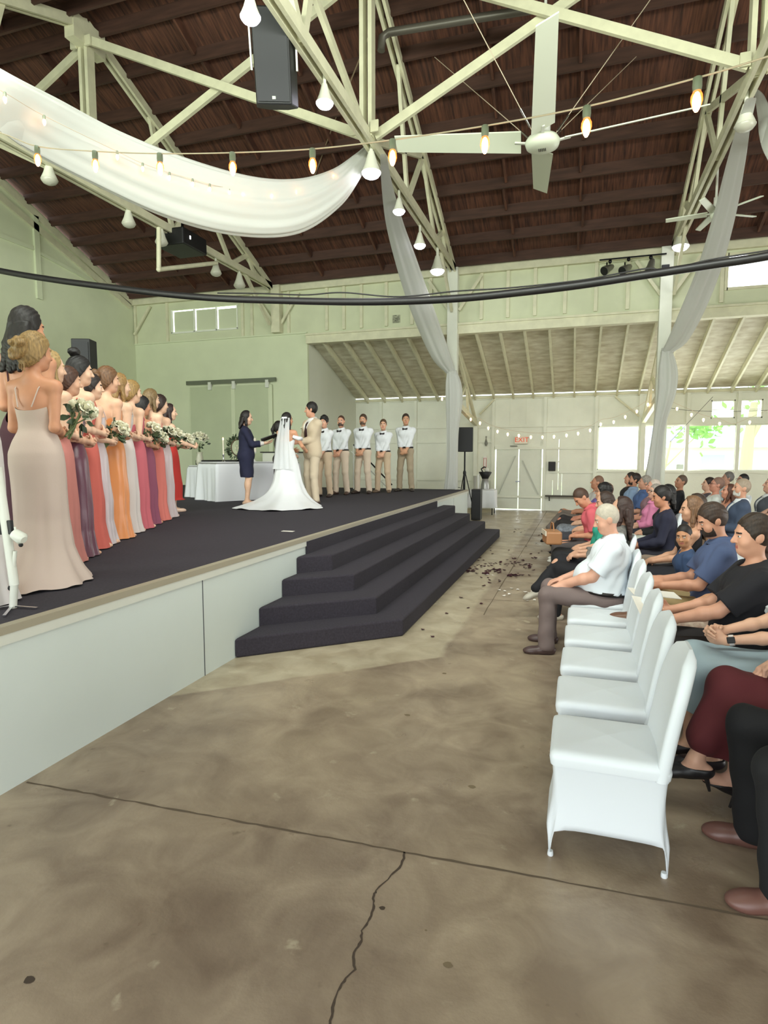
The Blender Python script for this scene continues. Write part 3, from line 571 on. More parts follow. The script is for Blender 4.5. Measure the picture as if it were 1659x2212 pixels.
# speakers at the stage corner
t = thing('loudspeaker', 'black loudspeaker on a tripod stand behind the stage corner', 'speaker', (-2.86, 15.85, 1.80), .25)
MB().prism([(-.2, -.17), (.2, -.17), (.15, .2), (-.15, .2)], 0, .64).build('cabinet', BLACK, t, bevel=.015); MB().box((-.17, -.182, .04), (.17, -.168, .6)).build('grille', mat('black_grille', '262629', .7), t)
t = thing('speaker_stand', 'black tripod stand under the stage corner loudspeaker', 'stand', (-2.86, 15.85, 0))
MB().tube([(0, 0, .4), (0, 0, 1.8)], .022, 8).build('pole', BLACKM, t); MB().lathe([(.04, 0), (.045, .05), (.03, .1)], (0, 0, 1.2), 10).build('collar', BLACK, t)
for k in range(3):
    a = k*2*PI/3+.4; MB().tube([(.03*math.cos(a), .03*math.sin(a), 1.2), (.14*math.cos(a), .14*math.sin(a), .75), (.3*math.cos(a), .3*math.sin(a), .02)], .013, 6).build('leg', BLACKM, t)
t = thing('loudspeaker', 'black floor speaker standing against the stage end', 'speaker', (-2.50, 15.7, 0)); MB().box((-.12, -.16, .02), (.12, .16, .82)).build('cabinet', BLACK, t, bevel=.01); MB().box((-.1, -.17, .08), (.1, -.16, .76)).build('grille', mat('black_grille', '262629', .7), t)
tag(MB().tube([(-2.98, 15.45, 1.5), (-3.05, 15.5, 1.1), (-2.96, 15.42, .95), (-3.06, 15.46, .88), (-2.9, 15.5, .86)], .008, 6).build('speaker_cable', RUB), 'thin black cable dangling by the loudspeaker stand', 'cable')
t = thing('loudspeaker', 'tall black speaker tower against the green gable wall', 'speaker', (-6.78, 7.0, .83), .35)
MB().box((-.13, -.12, 1.35), (.13, .12, 2.5)).build('column_cabinet', BLACK, t, bevel=.01); MB().box((-.11, -.13, 1.4), (.11, -.12, 2.45)).build('grille', mat('black_grille', '262629', .7), t)
MB().tube([(0, 0, .6), (0, 0, 1.36)], .02, 8).build('pole', BLACKM, t); MB().box((-.25, -.28, 0), (.25, .28, .62)).build('subwoofer', BLACK, t, bevel=.01)
# sliding door rail and panels on the green wall
t = struct(MB().box((-11.0, YC-.06, .83), (-9.6, YC-.02, 3.72)).box((-9.56, YC-.06, .83), (-8.3, YC-.02, 3.72)), 'door_2', mat('panel_green', 'bcc4a4', .6, var=.04, vscale=2))
MB().bar((-11.1, YC-.09, 3.84), (-8.15, YC-.09, 3.84), .05, .11).build('door_rail', mat('rail_grey', '6e7364', .4, .4), t)
for x in (-10.3, -9.5, -8.42): MB().box((x-.05, YC-.12, 3.62), (x+.05, YC-.06, 3.84)).build('door_hanger', WMETAL, t)
for x in (-9.55, -8.34): MB().box((x-.06, YC-.075, .83), (x+.06, YC-.05, 3.7)).build('door_stile', GREENW, t)
trim(MB().box((-13, YC-.05, 2.0), (-11.05, YC, 2.05)), GREENW)
# altar tables
K = Vector(atz(470, 1084, .83)); S_ = Vector((-.86, .5, 0)); dL = Vector((.5, .86, 0)); Ln = 1.83
def q2(p): return (p.x, p.y)
table('long folding table behind the officiant', [q2(K), q2(K+dL*Ln), q2(K+dL*Ln+S_*.76), q2(K+S_*.76)], .83, .74, 'white floor length cloth on the table behind the officiant', seed=2, folds=16, amp=.028)
K2 = K+S_*1.0+dL*.2
table('white covered side table behind the red dress', [q2(K2), q2(K2+dL*1.2), q2(K2+dL*1.2+S_*.7), q2(K2+S_*.7)], .83, .66, 'white cloth on the lower side table behind the red dress', seed=3, folds=16, amp=.02)
zt = .83+.745
t = thing('keyboard', 'black keyboard case lying on the lower side table', 'case', K2+dL*.55+S_*.3+Vector((0, 0, .67)), math.atan2(dL.y, dL.x)); MB().box((-.5, -.16, 0), (.5, .16, .1)).build('case', BLACK, t, bevel=.015); MB().box((-.03, -.18, .04), (.03, -.16, .06)).build('handle', BLACKM, t)
WAX = mat('candle_wax', 'efe8d4', .4); FL = mat('flame', 'ffd08a', .3, emit='ffb060', estr=25)
p = Vector(atz(468, 1003, zt)); b0 = K+dL*.32+S_*.35
t = thing('taper_candle', 'lit taper candle in a slim holder on the altar table', 'candle', b0+Vector((0, 0, .745)))
MB().lathe([(.035, 0), (.03, .01), (.012, .03), (.012, .10), (.02, .12), (.02, .14)], n=14).build('holder', CHROME, t); MB().lathe([(.013, .13), (.012, .40), (.004, .41)], n=12).build('wax', WAX, t); MB().ball((0, 0, .435), (.012, .012, .028)).build('flame', FL, t)
b1 = K+dL*.95+S_*.3
t = thing('pillar_candle', 'thick white pillar candle on a stem beside the wreath', 'candle', b1+Vector((0, 0, .745))); MB().lathe([(.05, 0), (.04, .02), (.015, .05), (.015, .14), (.06, .18), (.06, .19)], n=16).build('holder', WMETAL, t); MB().lathe([(.055, .19), (.055, .46), (.01, .465)], n=18).build('wax', WAX, t)
LEAFM = mat('leaf_green', '44543a', .5, var=.4, vscale=9); LEAFD = mat('leaf_dark_green', '2c3a28', .5, var=.4, vscale=9)
ROSEW = mat('ivory_rose', 'ece9d3', .6, var=.05, vscale=20); STEM = mat('stem_green', '66724a', .6)
def leaf(m, p, d, L, wd, bend=.25):
    p, d = Vector(p), Vector(d).normalized(); s = d.cross(Vector((random.uniform(-1, 1), random.uniform(-1, 1), random.uniform(-.3, 1)))).normalized(); n = s.cross(d)
    rows = [[p+d*L*t-s*wd*k, p+d*L*t+n*L*(bend*t*t-.08*k), p+d*L*t+s*wd*k] for t, k in ((0, .1), (.25, .7), (.5, 1), (.75, .7), (1, .08))]
    return m.grid(rows)
def foliage(n, c, R, L, wd, sq=(1, 1, 1), bias=(0, 0, 0)):
    m = MB()
    for i in range(n):
        d = Vector((random.gauss(0, 1), random.gauss(0, 1), random.gauss(0, 1))).normalized(); d = Vector((d.x*sq[0]+bias[0], d.y*sq[1]+bias[1], d.z*sq[2]+bias[2]))
        leaf(m, Vector(c)+d*R*random.uniform(.4, 1), d+Vector((random.uniform(-.5, .5), random.uniform(-.5, .5), random.uniform(-.3, .5))), L*random.uniform(.7, 1.2), wd)
    return m
def rose_mb(r=.032):
    m = MB(); m.ball((0, 0, .1*r), (r*.45, r*.45, r*.6), 8, 6)
    for ring, (n, rr, tilt, h) in enumerate(((3, .42, .12, 1.0), (4, .62, .35, .85), (5, .82, .65, .65), (6, .98, 1.0, .4))):
        for k in range(n):
            a = 2*PI*k/n+ring*.7; rows = []
            for t in (0, .35, .7, 1):
                row = []
                for s in (-1, -.5, 0, .5, 1):
                    aa = a+s*(1.15*PI/n)*(1-.25*t*t); rad = r*(.25+(rr-.25)*t**.8+.25*tilt*t*t*.5); row.append((rad*math.cos(aa), rad*math.sin(aa), r*(-.5+t*(h+.35)-tilt*.35*t**3+.05*s*s)))
                rows.append(row)
            m.grid(rows)
    return m
_rose = None
def rose(parent, p, d, s=1):
    global _rose
    if _rose is None: _rose = rose_mb().build('rose', ROSEW); o = _rose
    else: o = _rose.copy(); C.objects.link(o)
    o.parent = parent; o.location = Vector(p); o.scale = (s,)*3; o.rotation_euler = Vector((0, 0, 1)).rotation_difference(Vector(d)).to_euler(); return o
def bouquet(p, label, tilt=(0, 0, 1), R=.13, n=11, s=1.2, seed=0, group='white rose bouquets', dark=False):
    random.seed(seed+100); t = thing('bouquet', label, 'bouquet', p, 0, group)
    t.rotation_euler = Vector((0, 0, 1)).rotation_difference(Vector(tilt).normalized()).to_euler()
    for i in range(n):
        ph = i*2.4; el = math.sqrt((i+.5)/n)*1.35; d = Vector((math.sin(el)*math.cos(ph), math.sin(el)*math.sin(ph), math.cos(el))); rose(t, d*R*.85+Vector((0, 0, .06)), d, s*random.uniform(.85, 1.2))
    foliage(26, (0, 0, .02), R*1.0, .075, .022, (1, 1, .8), (0, 0, .1)).build('leaves', LEAFD if dark else LEAFM, t)
    m = MB(); [m.tube([(random.uniform(-.02, .02)*3, random.uniform(-.02, .02)*3, .03), (random.uniform(-.015, .015), random.uniform(-.015, .015), -.06), (random.uniform(-.02, .02), random.uniform(-.02, .02), -.15)], .005, 5) for _ in range(9)]; m.build('stems', STEM, t)
    return t
# greenery wreath on a stand, vase of roses
random.seed(3); c = K+dL*.62+S_*.32+Vector((0, 0, .745)); t = thing('greenery_wreath', 'round greenery wreath on a dark stand on the altar table', 'wreath', c)
m = MB()
for i in range(150):
    a = random.uniform(0, 2*PI); rr = .17+random.gauss(0, .02); q = Vector((rr*math.cos(a)*.75, rr*math.cos(a)*.6, .27+rr*math.sin(a))); leaf(m, q, (math.cos(a)*.8+random.gauss(0, .4), random.gauss(0, .5)-.2, math.sin(a)+random.gauss(0, .4)), .075, .02)
m.build('leaves', LEAFM, t); MB().tube([(.13*math.cos(a)*.8, .13*math.cos(a)*.6, .27+.16*math.sin(a)) for a in [i*PI/12 for i in range(25)]], .012, 6, cap=False).build('ring', mat('twig_brown', '5a4a38', .8), t)
MB().lathe([(.07, 0), (.06, .015), (.015, .03), (.015, .11), (.04, .13)], n=14).build('stand', BLACKM, t)
for i in range(9): rose(t, (random.uniform(-.08, .1), random.uniform(-.14, -.08), .27+random.uniform(-.14, .1)), (0, -1, .3), .5)
p0 = Vector(atz(414, 985, .83+.66+.12)); p0 = K2+dL*.05+S_*.25+Vector((0, 0, .67))
t = thing('glass_vase', 'pale vase holding white roses on the side table', 'vase', p0); MB().lathe([(.06, 0), (.075, .05), (.07, .14), (.05, .22), (.065, .26)], n=18).build('vase', mat('pale_vase', 'b9b7a4', .2), t)
bouquet(p0+Vector((.0, 0, .42)), 'big bunch of white roses with dark leaves standing in the vase', R=.2, n=20, s=1.3, seed=9, dark=True)
o = thing('amplifier', 'black equipment box on the stage floor behind the officiant', 'box', aty(578, 1045, 11.6)*[1, 1, 0]+np.array([0, 0, .83]), .5); MB().box((-.22, -.25, .01), (.22, .25, .62)).build('case', BLACK, o, bevel=.02); MB().box((-.18, -.26, .1), (.18, -.25, .55)).build('grille', mat('black_grille', '262629', .7), o)
o = thing('stage_cabinet', 'low cream cabinet against the green wall behind the bride', 'cabinet', (-7.75, 15.0, .83)); MB().box((-.55, -.25, 0), (.5, .25, .95)).build('body', WHITE, o, bevel=.01); MB().box((-.6, -.28, .95), (.55, .28, .98)).build('top', mat('cabinet_top', '2c2925', .5), o)
# handrail behind the groomsmen
t = thing('handrail', 'thin black and white handrail slanting down behind the groomsmen', 'rail', (-4.95, 14.6, .83))
MB().tube([(-.6, 0, 1.15), (.45, 0, .12)], .02, 6).build('top_rail', BLACKM, t); MB().tube([(-.66, 0, .98), (.32, 0, .06)], .015, 6).build('lower_rail', WMETAL, t)
for x, z in ((-.6, 1.15), (.3, .25)): MB().tube([(x, 0, 0), (x, 0, z)], .016, 6).build('post', WMETAL, t)
tag(MB().box((-3.14, 5.97, .831), (-3.0, 6.03, .834)).build('paper_card', mat('paper', 'e9e4da', .7)), 'small white card lying on the stage carpet', 'card')
# phone tripod at the left edge
t = thing('phone_tripod', 'white tripod stand holding a black phone at the left edge', 'tripod', atz(24, 1318, .83))
def L3(u, v, y=2.45): return Vector(aty(u, v, y))-t.location
MB().tube([L3(28, 1313), L3(31, 1262)], .020, 10).build('lower_pole', WMETAL, t); MB().tube([L3(31, 1264), L3(16, 1158), L3(-6, 1010)], .024, 10).build('upper_pole', WMETAL, t)
MB().tube([L3(26, 1262), L3(33, 1190)], .010, 8).build('brace', WMETAL, t); MB().ball(L3(24, 1270), .017).build('knob', BLACK, t)
MB().bar(L3(-16, 1140), L3(27, 1139), .02, .078).build('phone', BLACK, t, bevel=.004)
MB().tube([L3(32, 1138), L3(34, 1152), L3(28, 1161), L3(20, 1160)], .006, 6).build('clip', WMETAL, t); MB().lathe([(.03, -.035), (.034, .02), (.02, .035)], L3(42, 1160), 12, (1, 0, -.5)).build('joint', WMETAL, t); MB().ball(L3(45, 1177), .012).build('joint_knob', BLACK, t)
for a, b in (((28, 1312), (80, 1313)), ((26, 1313), (9, 1330)), ((26, 1311), (-30, 1318))): MB().bar(L3(*a)+Vector((0, 0, .008)), Vector(atz(*b, .84))-t.location, .016, .006).build('foot', CHROME, t)
# ---------------------------------------------------------------- outside the windows
struct(MB().box((-60, YF+.15, -.25), (70, 110, -.2)), 'ground_outside', mat('sunlit_grass', 'c3d6a0', .9, var=.3, vscale=.5))
struct(MB().box((-60, -60, -.25), (70, YN-.15, -.2)), 'ground_front', mat('sunlit_grass', 'c3d6a0', .9))
h = Vector(aty(1560, 1016, 42)); h.z = -.2; t = thing('house', 'white house with a blue grey roof beyond the windows', 'house', h)
MB().box((-3.6, 0, 0), (3.4, 6, 2.5)).build('walls', mat('house_white', 'f4f2ea', .7), t); MB().add([(-4, -.6, 2.45), (3.8, -.6, 2.45), (3.8, 3, 3.9), (-4, 3, 3.9), (-4, 6.6, 2.45), (3.8, 6.6, 2.45)], [(0, 1, 2, 3), (3, 2, 5, 4), (0, 3, 4), (1, 5, 2)]).build('roof', mat('roof_blue', '93a0bd', .6), t)  # house colours paled to stand in for overexposure through the windows
MB().box((-1.2, -.05, .8), (.1, 0, 2.0)).build('window', mat('house_pane', 'b4cfcf', .2), t); MB().box((-2.6, -.05, .4), (-2.2, 0, 1.4)).build('meter', mat('dull_grey', '77786f', .4), t)
def tree(p, label, H, R, trunk, nleaf, off=(0, 0)):
    t = thing('tree', label, 'tree', p); MB().tube([(0, 0, 0), (.1, 0, H*.4), (.3, .1, H*.7)], [trunk, trunk*.8, trunk*.5], 10).build('trunk', mat('bark', 'b3ad90', .9), t)
    MB().tube([(.1, 0, H*.4), (1.2, 0, H*.75)], [trunk*.5, trunk*.3], 8).build('branch', mat('bark', 'b3ad90', .9), t)
    m = MB()
    for i in range(nleaf):
        d = Vector((random.gauss(0, 1), random.gauss(0, 1), random.gauss(0, .55))); leaf(m, Vector((off[0], off[1], H*.85))+d*R*.5, (random.gauss(0, 1), random.gauss(0, 1), random.gauss(0, .6)), .32, .1)
    m.build('foliage', mat('sunny_leaf', '94cc6c', .6, trans=.3), t)  # leaf green paled in colour for the same blown-out look
p = Vector(aty(1608, 1016, 34)); p.z = -.2; tree(p, 'tree with a thick pale trunk outside the right windows', 6.5, 2.2, .32, 260, (.6, 0))
p = Vector(aty(1500, 1016, 27)); p.z = -.2; tree(p+Vector((-1.2, 0, 0)), 'slender tree whose low green branch shows in the middle window', 3.6, 1.0, .07, 160, (1.3, 0))
# ---------------------------------------------------------------- petals on the floor
PD = mat('dark_red_petal', '3d1420', .7); PW = mat('white_petal', 'e6dfd6', .7)
def petal_mesh(m, s):
    o = MB()
    rows = [[(math.cos(a)*r*.024*s, math.sin(a)*r*.019*s, .002+.006*s*r*r*(1+.5*math.sin(2*a+s))) for a in [k*PI/6 for k in range(12)]] for r in (.05, .5, 1)]
    return o.grid(rows, close=True).build('petal', m)
random.seed(11); pds = [petal_mesh(PD, s) for s in (1, 1.25, .85)]; pws = [petal_mesh(PW, 1)]; used = set()
def petal(u, v, src, label, group):
    o = random.choice(src)
    if o.name in used: o = o.copy(); C.objects.link(o)
    used.add(o.name); p = atz(u, v, 0); o.location = (p[0], p[1], .001+random.uniform(0, .004)); o.rotation_euler = (random.uniform(-.1, .1), random.uniform(-.1, .1), random.uniform(0, 6.3)); tag(o, label, 'petal', group)
G1, G2 = 'dark rose petals on the floor', 'white petals on the floor'; LD, LW = 'dark red rose petal lying on the concrete aisle floor', 'white petal lying on the concrete floor near the first row'
P = lambda a, b: (900+a/4.1475, 1100+b/4.1475)
for a, b in [(400, 797), (460, 888), (270, 938), (55, 1083), (140, 1147), (580, 850), (600, 690), (655, 662), (740, 640), (742, 650), (655, 640), (580, 615), (640, 618), (885, 182), (915, 184), (875, 205), (970, 195), (935, 210), (1095, 236), (1075, 305), (980, 335), (825, 370), (665, 375), (678, 402), (600, 458), (565, 440), (555, 462), (1022, 405), (1092, 398), (1120, 378), (1180, 382), (865, 446), (1045, 552), (1010, 595), (948, 595), (1115, 640), (1070, 442), (1040, 442), (660, 350)]:
    petal(*P(a, b), pds, LD, G1)
for cx, cy, sx, sy, n in ((705, 555, 38, 11, 34), (872, 593, 30, 8, 20), (615, 583, 22, 7, 12), (480, 552, 26, 9, 14), (560, 530, 60, 22, 16), (760, 490, 60, 20, 18), (930, 480, 70, 22, 18), (985, 510, 25, 14, 10)):
    for _ in range(n): petal(*P(random.gauss(cx, sx), random.gauss(cy, sy)), pds, LD, G1)
for a, b in [(740, 730), (790, 740), (780, 778), (830, 765), (850, 713), (905, 725), (970, 745), (1000, 750), (1020, 765), (1045, 770), (1080, 748), (1035, 740), (1020, 800), (990, 822), (1055, 818), (630, 590), (685, 597)]: petal(*P(a, b), pws, LW, G2)
# ---------------------------------------------------------------- covered banquet chairs
SPAN = mat('white_spandex', 'd9dfe4', .55, bump=.02, bscale=300)
def chair_meshes():
    """faces +Y; seat 0.46 high, back leaning; base of the chair at z 0"""
    W, Dp, zs = .195, .205, .455
    def rr(w, d, r, n=10):   # rounded rectangle, counted from front right, 4 sides
        pts = []
        for cx, cy, a0 in ((w-r, d-r, 0), (-w+r, d-r, PI/2), (-w+r, -d+r, PI), (w-r, -d+r, 1.5*PI)):
            pts += [(cx+r*math.cos(a0+PI/2*k/5), cy+r*math.sin(a0+PI/2*k/5)) for k in range(6)]
            nx = {0: (-w+r, d), PI/2: (-w, -d+r), PI: (w-r, -d), 1.5*PI: (w, d-r)}[a0]; p = pts[-1]
            pts += [(p[0]+(nx[0]-p[0])*k/n, p[1]+(nx[1]-p[1])*k/n) for k in range(1, n)]
        return pts
    N = len(rr(W, Dp, .03)); per = N//4; rows = []
    for j in range(15):
        s = j/14; e = (1-s); sp = -.02*e*e-.03*math.sin(PI*min(1, s*1.05))
        base = rr(W+sp*.6, Dp+.018+.012*e*e-.012*math.sin(PI*s), .03); row = []
        for i, (x, y) in enumerate(base):
            t = ((i-3) % per)/per; arch = .135*(1-abs(2*t-1)**6)
            z = arch+(zs-arch)*s; row.append((x, y, z))
        rows.append(row)
    sk = MB().grid(rows, close=True)
    seat = MB(); rows = [[(x, y, z) for x, y in rr(W+g, Dp+.018+g, .03)] for z, g in ((zs-.05, .004), (zs-.02, .008), (zs, .004), (zs+.01, -.012))]
    rows += [[(x*k, y*k, zs+.012+.012*(1-k)) for x, y in rr(W-.012, Dp+.006, .03)] for k in (.9, .6, .3, .02)]; seat.grid(rows, close=True); seat.add(rows[-1], [tuple(range(len(rows[-1])))], True)
    bk = MB(); rows = []
    def bw(z): return .205 if z < .70 else .205*math.sqrt(max(0, 1-((z-.70)/.21)**2*.84))
    for j in range(22):
        z = .40+.50*j/21; w = bw(z) if j < 21 else bw(z)*.6; yc = -.195-.065*((z-.45)/.47)-.025*((z-.45)/.47)**2; th = .026 if j < 20 else (.02 if j == 20 else .006)
        rows.append([(x, yc+y+.02*(1-(x/.22)**2)*-.8, z) for x, y in rr(w, th, min(th*.9, .024), 8)])
    bk.grid(rows, close=True); v = rows[-1]; bk.add(v, [tuple(range(len(v)))])
    return sk, seat, bk
def make_chair(loc, rz, label, group):
    t = thing('banquet_chair', label, 'chair', loc, rz, group); sk, se, bk = chair_meshes()
    sk.build('skirt_cover', SPAN, t, solid=.004); se.build('seat_cover', SPAN, t); bk.build('back_cover', SPAN, t)
    for x, y in ((.172, .222), (-.172, .222), (.172, -.222), (-.172, -.222)): MB().lathe([(.012, 0), (.013, .005), (.011, .02)], (x*.98, y*.98, 0), 10).build('foot_pocket', SPAN, t)
    return t
CHX = .185
chair0 = make_chair((CHX-.03, 2.63, 0), PI/2, 'empty white covered banquet chair nearest the camera', 'empty covered chairs in the first row')
for i, y in enumerate((3.16, 3.69, 4.22, 4.75)):
    dup(chair0, (CHX-.025+.01*i, y, 0), PI/2+random.uniform(-.02, .02), ('empty white covered chair directly behind the nearest one', 'empty white covered chair, third from the camera', 'empty white covered chair, fourth from the camera', 'last empty white covered chair before the man in the white shirt')[i])
def seat_chair(x, y, who):
    c = dup(chair0, (x, y, 0), PI/2, 'white covered chair under '+who); c['group'] = 'occupied covered chairs'
# ---------------------------------------------------------------- people: smooth signed-distance bodies turned into one mesh each
A = np.array
def rx(a): c, s = math.cos(a), math.sin(a); return A([[1, 0, 0], [0, c, -s], [0, s, c]])
def ry(a): c, s = math.cos(a), math.sin(a); return A([[c, 0, s], [0, 1, 0], [-s, 0, c]])
def rz_(a): c, s = math.cos(a), math.sin(a); return A([[c, -s, 0], [s, c, 0], [0, 0, 1]])
def unit(v): v = A(v, float); return v/max(1e-9, np.linalg.norm(v))
class Field:
    def __init__(s, prims, h, pad=.03):
        lo = np.min([p['lo'] for p in prims], 0)-pad; hi = np.max([p['hi'] for p in prims], 0)+pad
        s.lo, s.h = lo, h; s.n = np.maximum(4, np.ceil((hi-lo)/h).astype(int)+1)
        s.ax = [lo[i]+h*np.arange(s.n[i]) for i in range(3)]; s.V = np.full(s.n, .5, np.float32)
        for p in prims: s.add(p)
    def add(s, p):
        k = p.get('k', .02); m = k+3*s.h+.005
        i0 = np.maximum(0, np.floor((p['lo']-m-s.lo)/s.h).astype(int)); i1 = np.minimum(s.n, np.ceil((p['hi']+m-s.lo)/s.h).astype(int)+1)
        if (i1 <= i0).any(): return
        X, Y, Z = np.meshgrid(*[s.ax[i][i0[i]:i1[i]].astype(np.float32) for i in range(3)], indexing='ij')
        d = p['f'](X, Y, Z); sl = tuple(slice(a, b) for a, b in zip(i0, i1)); v = s.V[sl]
        if p.get('sub'):
            h_ = np.maximum(k-np.abs(v+d), 0)/k; s.V[sl] = np.maximum(v, -d)+h_*h_*k*.25
        else:
            h_ = np.maximum(k-np.abs(v-d), 0)/k; s.V[sl] = np.minimum(v, d)-h_*h_*k*.25
    def cut(s, p0, n):
        n = unit(n); X, Y, Z = np.ix_(*s.ax); s.V = np.maximum(s.V, ((X-p0[0])*n[0]+(Y-p0[1])*n[1]+(Z-p0[2])*n[2]).astype(np.float32)); return s
    def func(s, fn, inter=False):
        X, Y, Z = np.meshgrid(*[a.astype(np.float32) for a in s.ax], indexing='ij'); g = fn(X, Y, Z)
        s.V = np.maximum(s.V, g) if inter else s.V+g; return s
    def mesh(s):
        V = s.V.copy(); V[0] = V[-1] = .1; V[:, 0] = V[:, -1] = .1; V[:, :, 0] = V[:, :, -1] = .1
        S = V < 0; c = [S[i:S.shape[0]-1+i, j:S.shape[1]-1+j, k:S.shape[2]-1+k] for i in (0, 1) for j in (0, 1) for k in (0, 1)]
        anyc = np.logical_or.reduce(c); allc = np.logical_and.reduce(c); M = anyc & ~allc; idx = np.argwhere(M)
        off = A([(i, j, k) for i in (0, 1) for j in (0, 1) for k in (0, 1)]); vals = np.stack([V[idx[:, 0]+o[0], idx[:, 1]+o[1], idx[:, 2]+o[2]] for o in off], 1)
        P = np.zeros((len(idx), 3)); W = np.zeros(len(idx))
        for a in range(8):
            for b in range(a+1, 8):
                if np.abs(off[a]-off[b]).sum() != 1: continue
                va, vb = vals[:, a], vals[:, b]; x = (va < 0) != (vb < 0); t = np.where(x, va/np.where(x, va-vb, 1), 0)
                P += np.where(x[:, None], off[a]+(off[b]-off[a])*t[:, None], 0); W += x
        P = (idx+P/np.maximum(W, 1)[:, None])*s.h+s.lo
        G = np.full(M.shape, -1, np.int64); G[M] = np.arange(len(idx)); Q = []
        for ax in range(3):
            o = [np.take(S, range(0, S.shape[ax]-1), ax), np.take(S, range(1, S.shape[ax]), ax)]; X = np.argwhere(o[0] != o[1]); a, b = [q for q in range(3) if q != ax]
            X = X[(X[:, a] > 0) & (X[:, b] > 0) & (X[:, a] < M.shape[a]) & (X[:, b] < M.shape[b])]
            if not len(X): continue
            def g(da, db): Y = X.copy(); Y[:, a] -= da; Y[:, b] -= db; return G[Y[:, 0], Y[:, 1], Y[:, 2]]
            q = np.stack([g(1, 1), g(0, 1), g(0, 0), g(1, 0)], 1); fl = S[X[:, 0], X[:, 1], X[:, 2]]; fl = fl if ax != 1 else ~fl
            q[~fl] = q[~fl][:, ::-1]; Q.append(q)
        Q = np.concatenate(Q); return P, Q[(Q >= 0).all(1)]
def np_mesh(name, P, Q, mats, idx=None):
    me = bpy.data.meshes.new(name); me.vertices.add(len(P)); me.vertices.foreach_set('co', P.astype(np.float32).ravel())
    me.loops.add(len(Q)*4); me.loops.foreach_set('vertex_index', Q.astype(np.int32).ravel()); me.polygons.add(len(Q))
    me.polygons.foreach_set('loop_start', np.arange(0, len(Q)*4, 4, dtype=np.int32)); me.polygons.foreach_set('loop_total', np.full(len(Q), 4, np.int32))
    for m in mats: me.materials.append(m)
    if idx is not None: me.polygons.foreach_set('material_index', idx.astype(np.int32))
    me.polygons.foreach_set('use_smooth', np.ones(len(Q), bool)); me.update(); me.validate(); return me
def obj_np(name, P, Q, mats, parent=None, idx=None):
    o = bpy.data.objects.new(name, np_mesh(name, P, Q, mats, idx)); C.objects.link(o)
    if parent: o.parent = parent
    return o
I3 = np.eye(3); O3 = np.zeros(3)
def ell(c, r, fr=(I3, O3), k=.03, **q):
    R, o = fr; c = R@A(c, float)+o; r = A(r, float); m = np.sqrt((R*R)@(r*r)); RT = R.T
    def f(X, Y, Z):
        x, y, z = X-c[0], Y-c[1], Z-c[2]; a = [(RT[i, 0]*x+RT[i, 1]*y+RT[i, 2]*z)/r[i] for i in range(3)]
        k0 = np.sqrt(a[0]**2+a[1]**2+a[2]**2)+1e-6; k1 = np.sqrt((a[0]/r[0])**2+(a[1]/r[1])**2+(a[2]/r[2])**2)+1e-6; return k0*(k0-1)/k1
    return dict(f=f, lo=c-m, hi=c+m, k=k, **q)
def rc(a, b, ra, rb, k=.03, fr=None, cut=None, **q):
    a, b = A(a, float), A(b, float)
    if fr is not None: a, b = fr[0]@a+fr[1], fr[0]@b+fr[1]
    ba = b-a; L = ba@ba+1e-9; m = max(ra, rb); n = unit(ba)
    def f(X, Y, Z):
        x, y, z = X-a[0], Y-a[1], Z-a[2]; t = np.clip((x*ba[0]+y*ba[1]+z*ba[2])/L, 0, 1)
        d = np.sqrt((x-ba[0]*t)**2+(y-ba[1]*t)**2+(z-ba[2]*t)**2)-(ra+(rb-ra)*t)
        if cut is not None: d = np.maximum(d, (x*n[0]+y*n[1]+z*n[2])-cut*math.sqrt(L))
        return d
    return dict(f=f, lo=np.minimum(a, b)-m, hi=np.maximum(a, b)+m, k=k, **q)
def ik(S, W, l1, l2, hint):
    d = W-S; L = np.linalg.norm(d)
    if L > (l1+l2)*.995: W = S+d*(l1+l2)*.995/L; d = W-S; L = np.linalg.norm(d)
    n = d/L; a = (l1*l1-l2*l2+L*L)/(2*L); h = math.sqrt(max(0, l1*l1-a*a)); p = hint-n*(hint@n); return S+n*a+unit(p)*h, W
SKINS = {}
def skin_mat(c):
    return mat('skin_'+c, c, .5, var=.08, vscale=12)
def hair_mat(c, flat=False):
    if flat: return mat('cropped_hair_'+c, c, .6, var=.15, vscale=40)
    return mat('hair_'+c, c, .55, var=.5, vscale=30, stretch=(3.5, 3.5, .5), bump=.15, bscale=50)
def cloth_mat(c, satin=False, pat=None):
    if pat: return mat('print_%s_%s' % (c, pat), c, .75, var=.9, vscale=26, col2=pat)
    return mat(('satin_' if satin else 'fabric_')+c, c, .32 if satin else .85, bump=.05, bscale=120, sheen=0 if not satin else .15)
